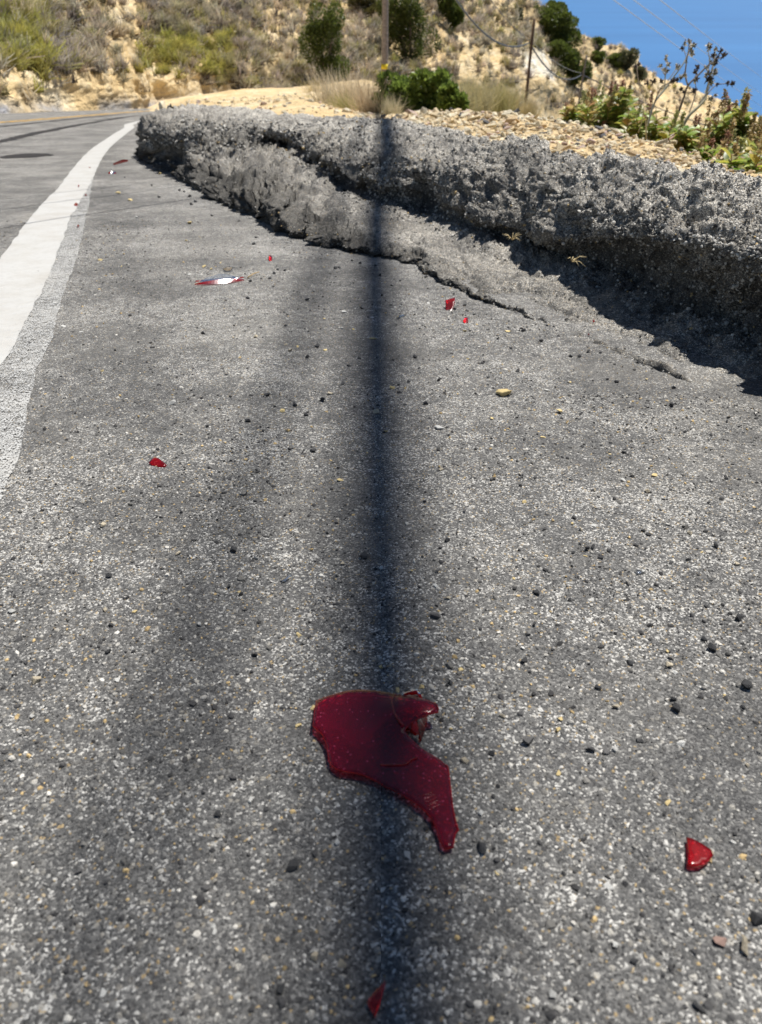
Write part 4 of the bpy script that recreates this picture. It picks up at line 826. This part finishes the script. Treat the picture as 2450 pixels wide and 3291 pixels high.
# green bush behind the rubble
for px, py, D, wpx, hpx, lb, sd in ((1275,372,13,120,88,'rounded green bush at the foot of the banded pole',1),(1380,372,12.5,120,104,'wide leafy green bush behind the rubble heap',2),(1450,372,12,70,62,'low green sprig of bush at the end of the rubble',3)):
    p = dp(px, py+25, D); dep = D*cp-(p[2]-CAMH)*sp; shrub('green_bush', lb, p, wpx/FPX*dep*1.1, (hpx+25)/FPX*dep/.83, (.20, .27, .06), 60+sd, .07, 1300, 0, 'green bushes behind the rubble', 'bush', 16)
# ------------------------------------------------------------------ leafy shrubs on the drop beside the rubble
def leaf_mesh(l=1.0):
    V = []; Q = []
    for s, (f, wd, dz) in enumerate([(0, .02, 0), (.25, .20, .03), (.5, .25, .03), (.78, .16, -.01), (1, .01, -.10)]):
        V += [(f*l, -wd*l, dz*l+.07*l*(wd > .05)), (f*l, 0, dz*l), (f*l, wd*l, dz*l+.07*l*(wd > .05))]
        if s:
            k = (s-1)*3; Q += [(k, k+3, k+4, k+1), (k+1, k+4, k+5, k+2)]
    return np.array(V), np.array(Q)
LV2 = np.array([(0, 0, 0), (.45, -.25, .07), (.45, 0, .02), (.45, .25, .07), (1, 0, -.08)]); LQ2 = np.array([(0, 1, 2), (0, 2, 3), (1, 4, 2), (2, 4, 3)])
LV, LQ = leaf_mesh(); LEAF = mesh('leaf', LV, LQ, M_LEAF, True)
GC = [(.33, .37, .07), (.45, .45, .11), (.23, .29, .055), (.55, .49, .17), (.50, .38, .16)]
def laurel(label, base, shoots, seed, brown=.15, npart=150):
    r = random.Random(seed); root = empty('leafy_shrub', base); base = np.array(base); leaves = []; rest = MB()
    for tip, curve in shoots:
        t = np.array(tip)-base; b0 = np.array([t[0]*.45+r.uniform(-.05, .05), t[1]*.5+r.uniform(-.05, .05), -.1]); m_ = b0*.5+t*.5+np.array([curve, r.uniform(-.05, .05), 0]); path = cat_interp(np.array([b0, m_, t]), np.linspace(0, 2, 9)); stem = MB(); stem.tube(path, np.linspace(.005, .0022, 9), 5, (.32, .22, .13)); st_o = stem.build('stem', M_STEM, root)
        L = np.linalg.norm(t-b0); nlf = int(L/.008)
        for k in range(nlf):
            f = .12+.80*k/nlf; p = cat_interp(path, np.array([f*8]))[0]; a = k*2.4+r.uniform(-.4, .4); el = r.uniform(-.1, .75); sz = r.uniform(.055, .095)*(1.05-.45*max(0, f-.6))
            leaves.append((p, a, el, sz, r.choices(range(5), (.36, .26, .22, .12, .03+brown*.10))[0], st_o))
        if r.random() < .68: continue
        pc = r.choice([(.46, .34, .17), (.50, .38, .18), (.40, .22, .15), (.40, .40, .16)]); pl = r.uniform(.06, .12); V = []; 
        pn = MB(); n = 130; f = np.random.default_rng(seed*31+len(leaves)); ff = f.uniform(0, 1, n)**.8; aa = f.uniform(0, 6.28, n); rad_ = .020*(1-ff*.8)*f.uniform(.2, 1, n); C3 = t+np.stack([np.cos(aa)*rad_, np.sin(aa)*rad_, ff*pl-.02], 1)
        dd = f.normal(size=(n, 3))*.0055; d2 = f.normal(size=(n, 3))*.0055; V = np.stack([C3, C3+dd, C3+dd+d2, C3+d2], 1).reshape(-1, 3); pn.add(V, np.arange(n*4).reshape(n, 4), None, np.repeat(np.array(pc)*f.uniform(.6, 1.5, (n, 1)), 4, 0)); pn.build('flower_spike', M_LEAF, st_o)
    leaves.sort(key=lambda q: q[0][1])
    step = max(1, len(leaves)//npart)
    for k, (p, a, el, sz, ci, so) in enumerate(leaves):
        c = [x*r.uniform(.75, 1.25) for x in GC[ci]]
        if k < npart:
            o = obj('leaf', LEAF, so, p, (r.uniform(-.5, .5), -el, a), sz, c)
        else:
            Mx = np.array((Matrix.Rotation(a, 3, 'Z') @ Matrix.Rotation(-el, 3, 'Y') @ Matrix.Rotation(r.uniform(-.5, .5), 3, 'X'))); rest.add(LV2*sz @ Mx.T+p, None, LQ2, c)
    if rest.n: rest.build('foliage', M_LEAF, root)['kind'] = 'stuff'
    return tag(root, label, 'shrub', 'leafy shrubs on the drop')
def shoots_of(px0, px1, top, D0, D1, n, seed):
    r = random.Random(seed); out = []
    for k in range(n):
        px = px0+(px1-px0)*(k+.5)/n+r.uniform(-14, 14); D = r.uniform(D0, D1); out.append((dp(px, top(px)+r.uniform(-8, 50)*(1 if r.random() < .6 else 2.6), D), r.uniform(-.04, .04)))
    return out
top1 = lambda x: np.interp(x, [1780, 1850, 1900, 1940, 1985, 2010, 2060, 2110, 2180, 2250, 2330, 2390, 2450, 2520], [405, 330, 312, 318, 300, 262, 305, 345, 352, 370, 340, 318, 392, 400])
laurel('leafy green shrub nearest the rubble crest with reddish flower spikes'.replace('nearest', 'beside'), dp(1840, 470, 7.2), shoots_of(1780, 1920, top1, 6.4, 7.6, 52, 1), 1)
laurel('leafy green shrub with one tall shoot topped by a tan spike', dp(1960, 500, 6.4), shoots_of(1890, 2050, top1, 5.6, 6.8, 58, 2)+[(dp(2012, 268, 6.0), .0)], 2)
laurel('olive green shrub mixed with dry stalks behind the cream rocks', dp(2110, 530, 6.0), shoots_of(2030, 2190, lambda x: top1(x)+40, 5.2, 6.4, 54, 3), 3, .5)
laurel('browning leafy shrub at the foot of the dry weed', dp(2240, 590, 5.2), shoots_of(2160, 2330, lambda x: top1(x)+50, 4.4, 5.6, 60, 4), 4, .8)
laurel('leafy shrub with two dark seed plumes against the sea', dp(2360, 610, 5.0), shoots_of(2290, 2430, lambda x: top1(x)+30, 4.3, 5.4, 56, 5)+[(dp(2322, 338, 5.0), .02), (dp(2385, 322, 5.0), .02)], 5, .6)
laurel('yellow green shrub crowding the edge of the berm', dp(2450, 640, 4.6), shoots_of(2390, 2580, lambda x: top1(x)+45, 3.9, 4.8, 56, 6), 6, .7)
laurel('low spreading shrub pressed against the back of the berm', dp(2380, 660, 3.7), shoots_of(2225, 2600, lambda x: np.interp(x, [2225, 2300, 2600], [545, 500, 490]), 3.2, 3.8, 50, 8), 8, .7)
laurel('low leafy shrub filling the gap behind the pinkish rock', dp(2290, 640, 4.5), shoots_of(2210, 2440, lambda x: 470, 4.0, 4.6, 56, 7), 7, .7)
# tall dry weed
wz = lambda pts, D=5.0: [dp(1850+x*.363, 130+y*.363, D+.02*i) for i, (x, y) in enumerate(pts)]
wroot = empty('dry_weed', dp(1850+850*.363, 130+960*.363, 5.0)); wb = np.array(wroot.location); tag(wroot, 'tall branching dry weed with pale seed heads against the sea', 'weed')
stalks = [([(850,1010),(900,880),(1000,680),(1090,590),(1150,520),(1170,430),(1195,330),(1220,230),(1235,150),(1240,85)], .011, .0035, (.52,.48,.34)), ([(840,1000),(855,860),(880,740),(930,600),(965,500),(1000,400),(1080,320),(1180,220),(1240,180),(1285,105)], .009, .003, (.22,.17,.13)),
 ([(1000,410),(975,310),(985,200),(1000,110),(1012,20)], .005, .0025, (.34,.29,.24)), ([(640,760),(700,560),(790,440),(860,340),(950,220),(985,150),(1040,55)], .0065, .0025, (.46,.48,.42)), ([(1170,480),(1210,430),(1260,395),(1345,385)], .0035, .002, (.25,.2,.16)), ([(1160,330),(1190,200),(1180,110),(1178,50)], .004, .002, (.45,.44,.40)), ([(1240,180),(1275,160),(1310,140)], .003, .002, (.25,.2,.17)),
 ([(790,420),(800,300),(815,220),(810,150)], .004, .002, (.45,.47,.42)), ([(800,320),(770,270),(750,232)], .003, .002, (.4,.38,.33)), ([(820,360),(870,290),(905,230)], .003, .002, (.4,.4,.35)), ([(640,940),(630,800),(650,700),(680,600),(690,375)], .005, .002, (.5,.42,.24)), ([(610,470),(570,400),(550,300),(548,230)], .0035, .002, (.40,.33,.25)), ([(760,750),(720,690),(715,600)], .004, .002, (.55,.45,.25)), ([(560,820),(590,720),(600,640)], .004, .002, (.5,.42,.22)), ([(630,830),(625,740),(635,640)], .005, .002, (.58,.48,.26)),
 ([(1010,640),(1040,560),(1065,470),(1065,365)], .004, .002, (.33,.28,.22)), ([(1100,560),(1180,440),(1230,300)], .004, .002, (.42,.4,.35)), ([(1165,830),(1220,760),(1290,640)], .008, .003, (.48,.38,.24)), ([(1180,500),(1215,520),(1240,490)], .003, .0015, (.5,.48,.44)), ([(1000,410),(960,460),(940,440)], .003, .0015, (.3,.25,.2)), ([(1345,385),(1395,390)], .002, .0012, (.25,.2,.17)), ([(1060,330),(1075,290),(1080,250)], .003, .0015, (.33,.28,.22)), ([(990,190),(965,95),(950,78)], .002, .0012, (.3,.26,.22)), ([(700,560),(760,420),(830,380),(910,355)], .004, .002, (.3,.24,.18)), ([(985,300),(965,310),(930,335)], .0025, .0015, (.4,.38,.34))]
for pts, r0, r1, c in stalks:
    P = np.array(wz(pts))-wb; P = cat_interp(P, np.linspace(0, len(P)-1, len(P)*3)); mb = MB(); mb.tube(P, np.linspace(r0, r1, len(P))*1.05, 5, c); mb.build('stalk', M_STEM, wroot)
def seedhead(seed, pale):
    f = np.random.default_rng(seed); mb = MB(); n = 22
    for k in range(n):
        d = f.normal(size=3)+[0, 0, .6]; d /= np.linalg.norm(d); s = np.cross(d, f.normal(size=3)); s /= np.linalg.norm(s); l = f.uniform(.6, 1.2)
        mb.add([(0, 0, 0), d*l*.6+s*.22, d*l, d*l*.6-s*.22], [(0, 1, 2, 3)], None, np.array((.72, .68, .60) if pale and k % 3 else (.13, .10, .08))*f.uniform(.7, 1.2))
    V, T = ICO_V*.35, ICO_F; mb.add(V, None, T, (.35, .34, .2) if pale else (.07, .05, .045)); o = mb.build('seed_head', M_GRASS); me = o.data; bpy.data.objects.remove(o); return me
SH_P = [seedhead(i, True) for i in range(3)]; SH_D = [seedhead(10+i, False) for i in range(3)]
rs = random.Random(9)
for i, (x, y) in enumerate([(1010,20),(970,25),(1045,50),(950,75),(1030,120),(1180,50),(1240,80),(1285,100),(1310,140),(1225,140),(1200,190),(1260,150),(1240,270),(1230,300),(810,150),(750,230),(825,220),(815,280),(900,225),(912,242),(965,310),(930,330),(1080,250),(1060,280),(1170,350),(1210,380),(1255,395),(1350,385),(1395,390),(1065,360),(1210,520),(1240,490),(560,215),(535,235),(690,370),(870,360),(1050,460),(960,460),(1025,85),(985,190),(1190,75),(800,175),(785,265),(1225,215),(1160,245),(1170,300),(1195,520),(1080,350),(905,355),(850,370),(760,370),(640,385),(940,440),(1200,355),(1245,195)]):
    dark = i in (3, 7, 8, 9, 11, 22, 23, 24, 26, 27, 28, 32, 33, 34, 35, 36, 37, 47, 48, 49, 50, 51, 52, 53, 54)
    obj('seed_head', rs.choice(SH_D if dark else SH_P), wroot, np.array(wz([(x, y)])[0])-wb, (rs.uniform(-1, 1), rs.uniform(-1, 1), rs.uniform(0, 6)), rs.uniform(.016, .026))
# ------------------------------------------------------------------ utility poles and cables
def pole(label, px, ytop, ybot, D, dia, col, bands=(), extra=0.0, lean=0.0):
    b = dp(px, ybot, D); t = dp(px, ytop, D); root = empty('utility_pole', b); h = t[2]-b[2]; mb = MB()
    n = 14; zz = np.linspace(-.5, h+extra, n); mb.tube(np.stack([lean*zz+.01*np.sin(zz*1.3), zz*0, zz], 1), np.linspace(dia/2*1.08, dia/2*.85, n), 14, col); mb.build('shaft', M_WOOD, root)
    for by in bands:
        z = dp(px, by, D)[2]-b[2]; mb = MB(); mb.tube([(lean*z, 0, z-.085), (lean*z, 0, z+.085)], dia/2*1.12, 14, (.80, .62, .04)); mb.build('yellow_band', M_CABLE, root)
    return tag(root, label, 'utility pole', 'utility poles along the slope'), b
P1, b1 = pole('thick brown wooden utility pole with two yellow bands', 1237, 0, 275, 33, .23, (.34, .29, .27), (215, 238), 6.0, .012)
P2, b2 = pole('slim brown utility pole between the rubble heap and the bare slope', 1688, 62, 352, 60, .20, (.17, .11, .08), (), 0, .010)
P3, b3 = pole('thin grey utility pole below the long dark evergreen belt', 1855, 178, 372, 88, .21, (.34, .29, .25), (), 0, .035)
bx = MB(); c_ = dp(1674, 352, 59.8); bx.add([c_+np.array(v)*[.16, .12, .45] for v in [(-1,-1,-1),(1,-1,-1),(1,1,-1),(-1,1,-1),(-1,-1,1),(1,-1,1),(1,1,1),(-1,1,1)]], [(0,3,2,1),(4,5,6,7),(0,1,5,4),(1,2,6,5),(2,3,7,6),(3,0,4,7)], None, (.55, .57, .60)); tag(bx.build('utility_box', M_CABLE, None, False), 'small pale utility box at the foot of the slim pole', 'utility box')
def cable(label, a, b, sag, r, col, n=60, group='cables between the poles'):
    a, b = np.array(a), np.array(b); t = np.linspace(0, 1, n)[:, None]; P = a*(1-t)+b*t; P[:, 2] -= (4*sag*t*(1-t))[:, 0]; mb = MB(); mb.tube(P, r, 6, col); return tag(mb.build('overhead_cable', M_CABLE), label, 'cable', group)
A1 = b1+np.array([.1, 0, 6.4]); A2 = dp(1703, 138, 60); A3 = dp(1871, 241, 88)
cable('thick sagging cable hung between the banded pole and the slim pole', A1, A2, 1.9, .045, (.10, .11, .12)); cable('thinner cable running above the thick one to the slim pole', A1+[0, 0, 1.2], dp(1704, 132, 60), .8, .022, (.22, .2, .18))
cable('thick sagging cable hung between the slim pole and the thin grey pole', A2, A3, 1.15, .05, (.10, .11, .12)); cable('thinner cable above the thick one, slim pole to grey pole', dp(1704, 128, 60), dp(1872, 236, 88), .4, .02, (.35, .33, .28))
cable('dark cable running on from the grey pole towards the sea', A3, dp(2500, 460, 130), .8, .055, (.10, .10, .11))
for (x0, y0), (x1, y1), lb in (((1975,-20),(2460,345),'lowest pale power wire crossing in front of the sea'),((2040,-20),(2470,310),'middle pale power wire crossing in front of the sea'),((2125,-20),(2480,265),'upper pale power wire crossing in front of the sea')):
    a = dp(x0, y0, 14); b = dp(x1, y1, 42); cable(lb, a-(b-a)*.6, b+(b-a)*.6, .1, .006, (.55, .58, .62), 60, 'power wires before the sea')
# overhead cables passing above the shoulder: their shadows lie along the pavement
def over(label, xs0, xs1, r, t0, t1):
    """cable whose shadow runs from (xs0, y=0) to (xs1, y=3)"""
    sv = np.array(SUNV)/SUNV.z; P = []
    for y, t in ((-9, t0+1.2), (-4, t0+.55), (0, t0), (3, t1), (8, t1-.2), (16, t1+.4), (28, t1+1.8)):
        xs = xs0+(xs1-xs0)*y/3; P.append(np.array([xs, y, -SLOPE*y])+sv*t)
    P = cat_interp(np.array(P), np.linspace(0, 6, 70)); mb = MB(); mb.tube(P, r, 10, (.03, .03, .032)); return tag(mb.build('overhead_cable', M_CABLE), label, 'cable', 'cables above the shoulder')
over('thick black overhead cable casting the dark shadow along the pavement', .010, -.030, .066, 12.2, 11.9)
over('thin black overhead cable casting the faint shadow beside the dark one', -.185, -.215, .024, 12.5, 12.3)
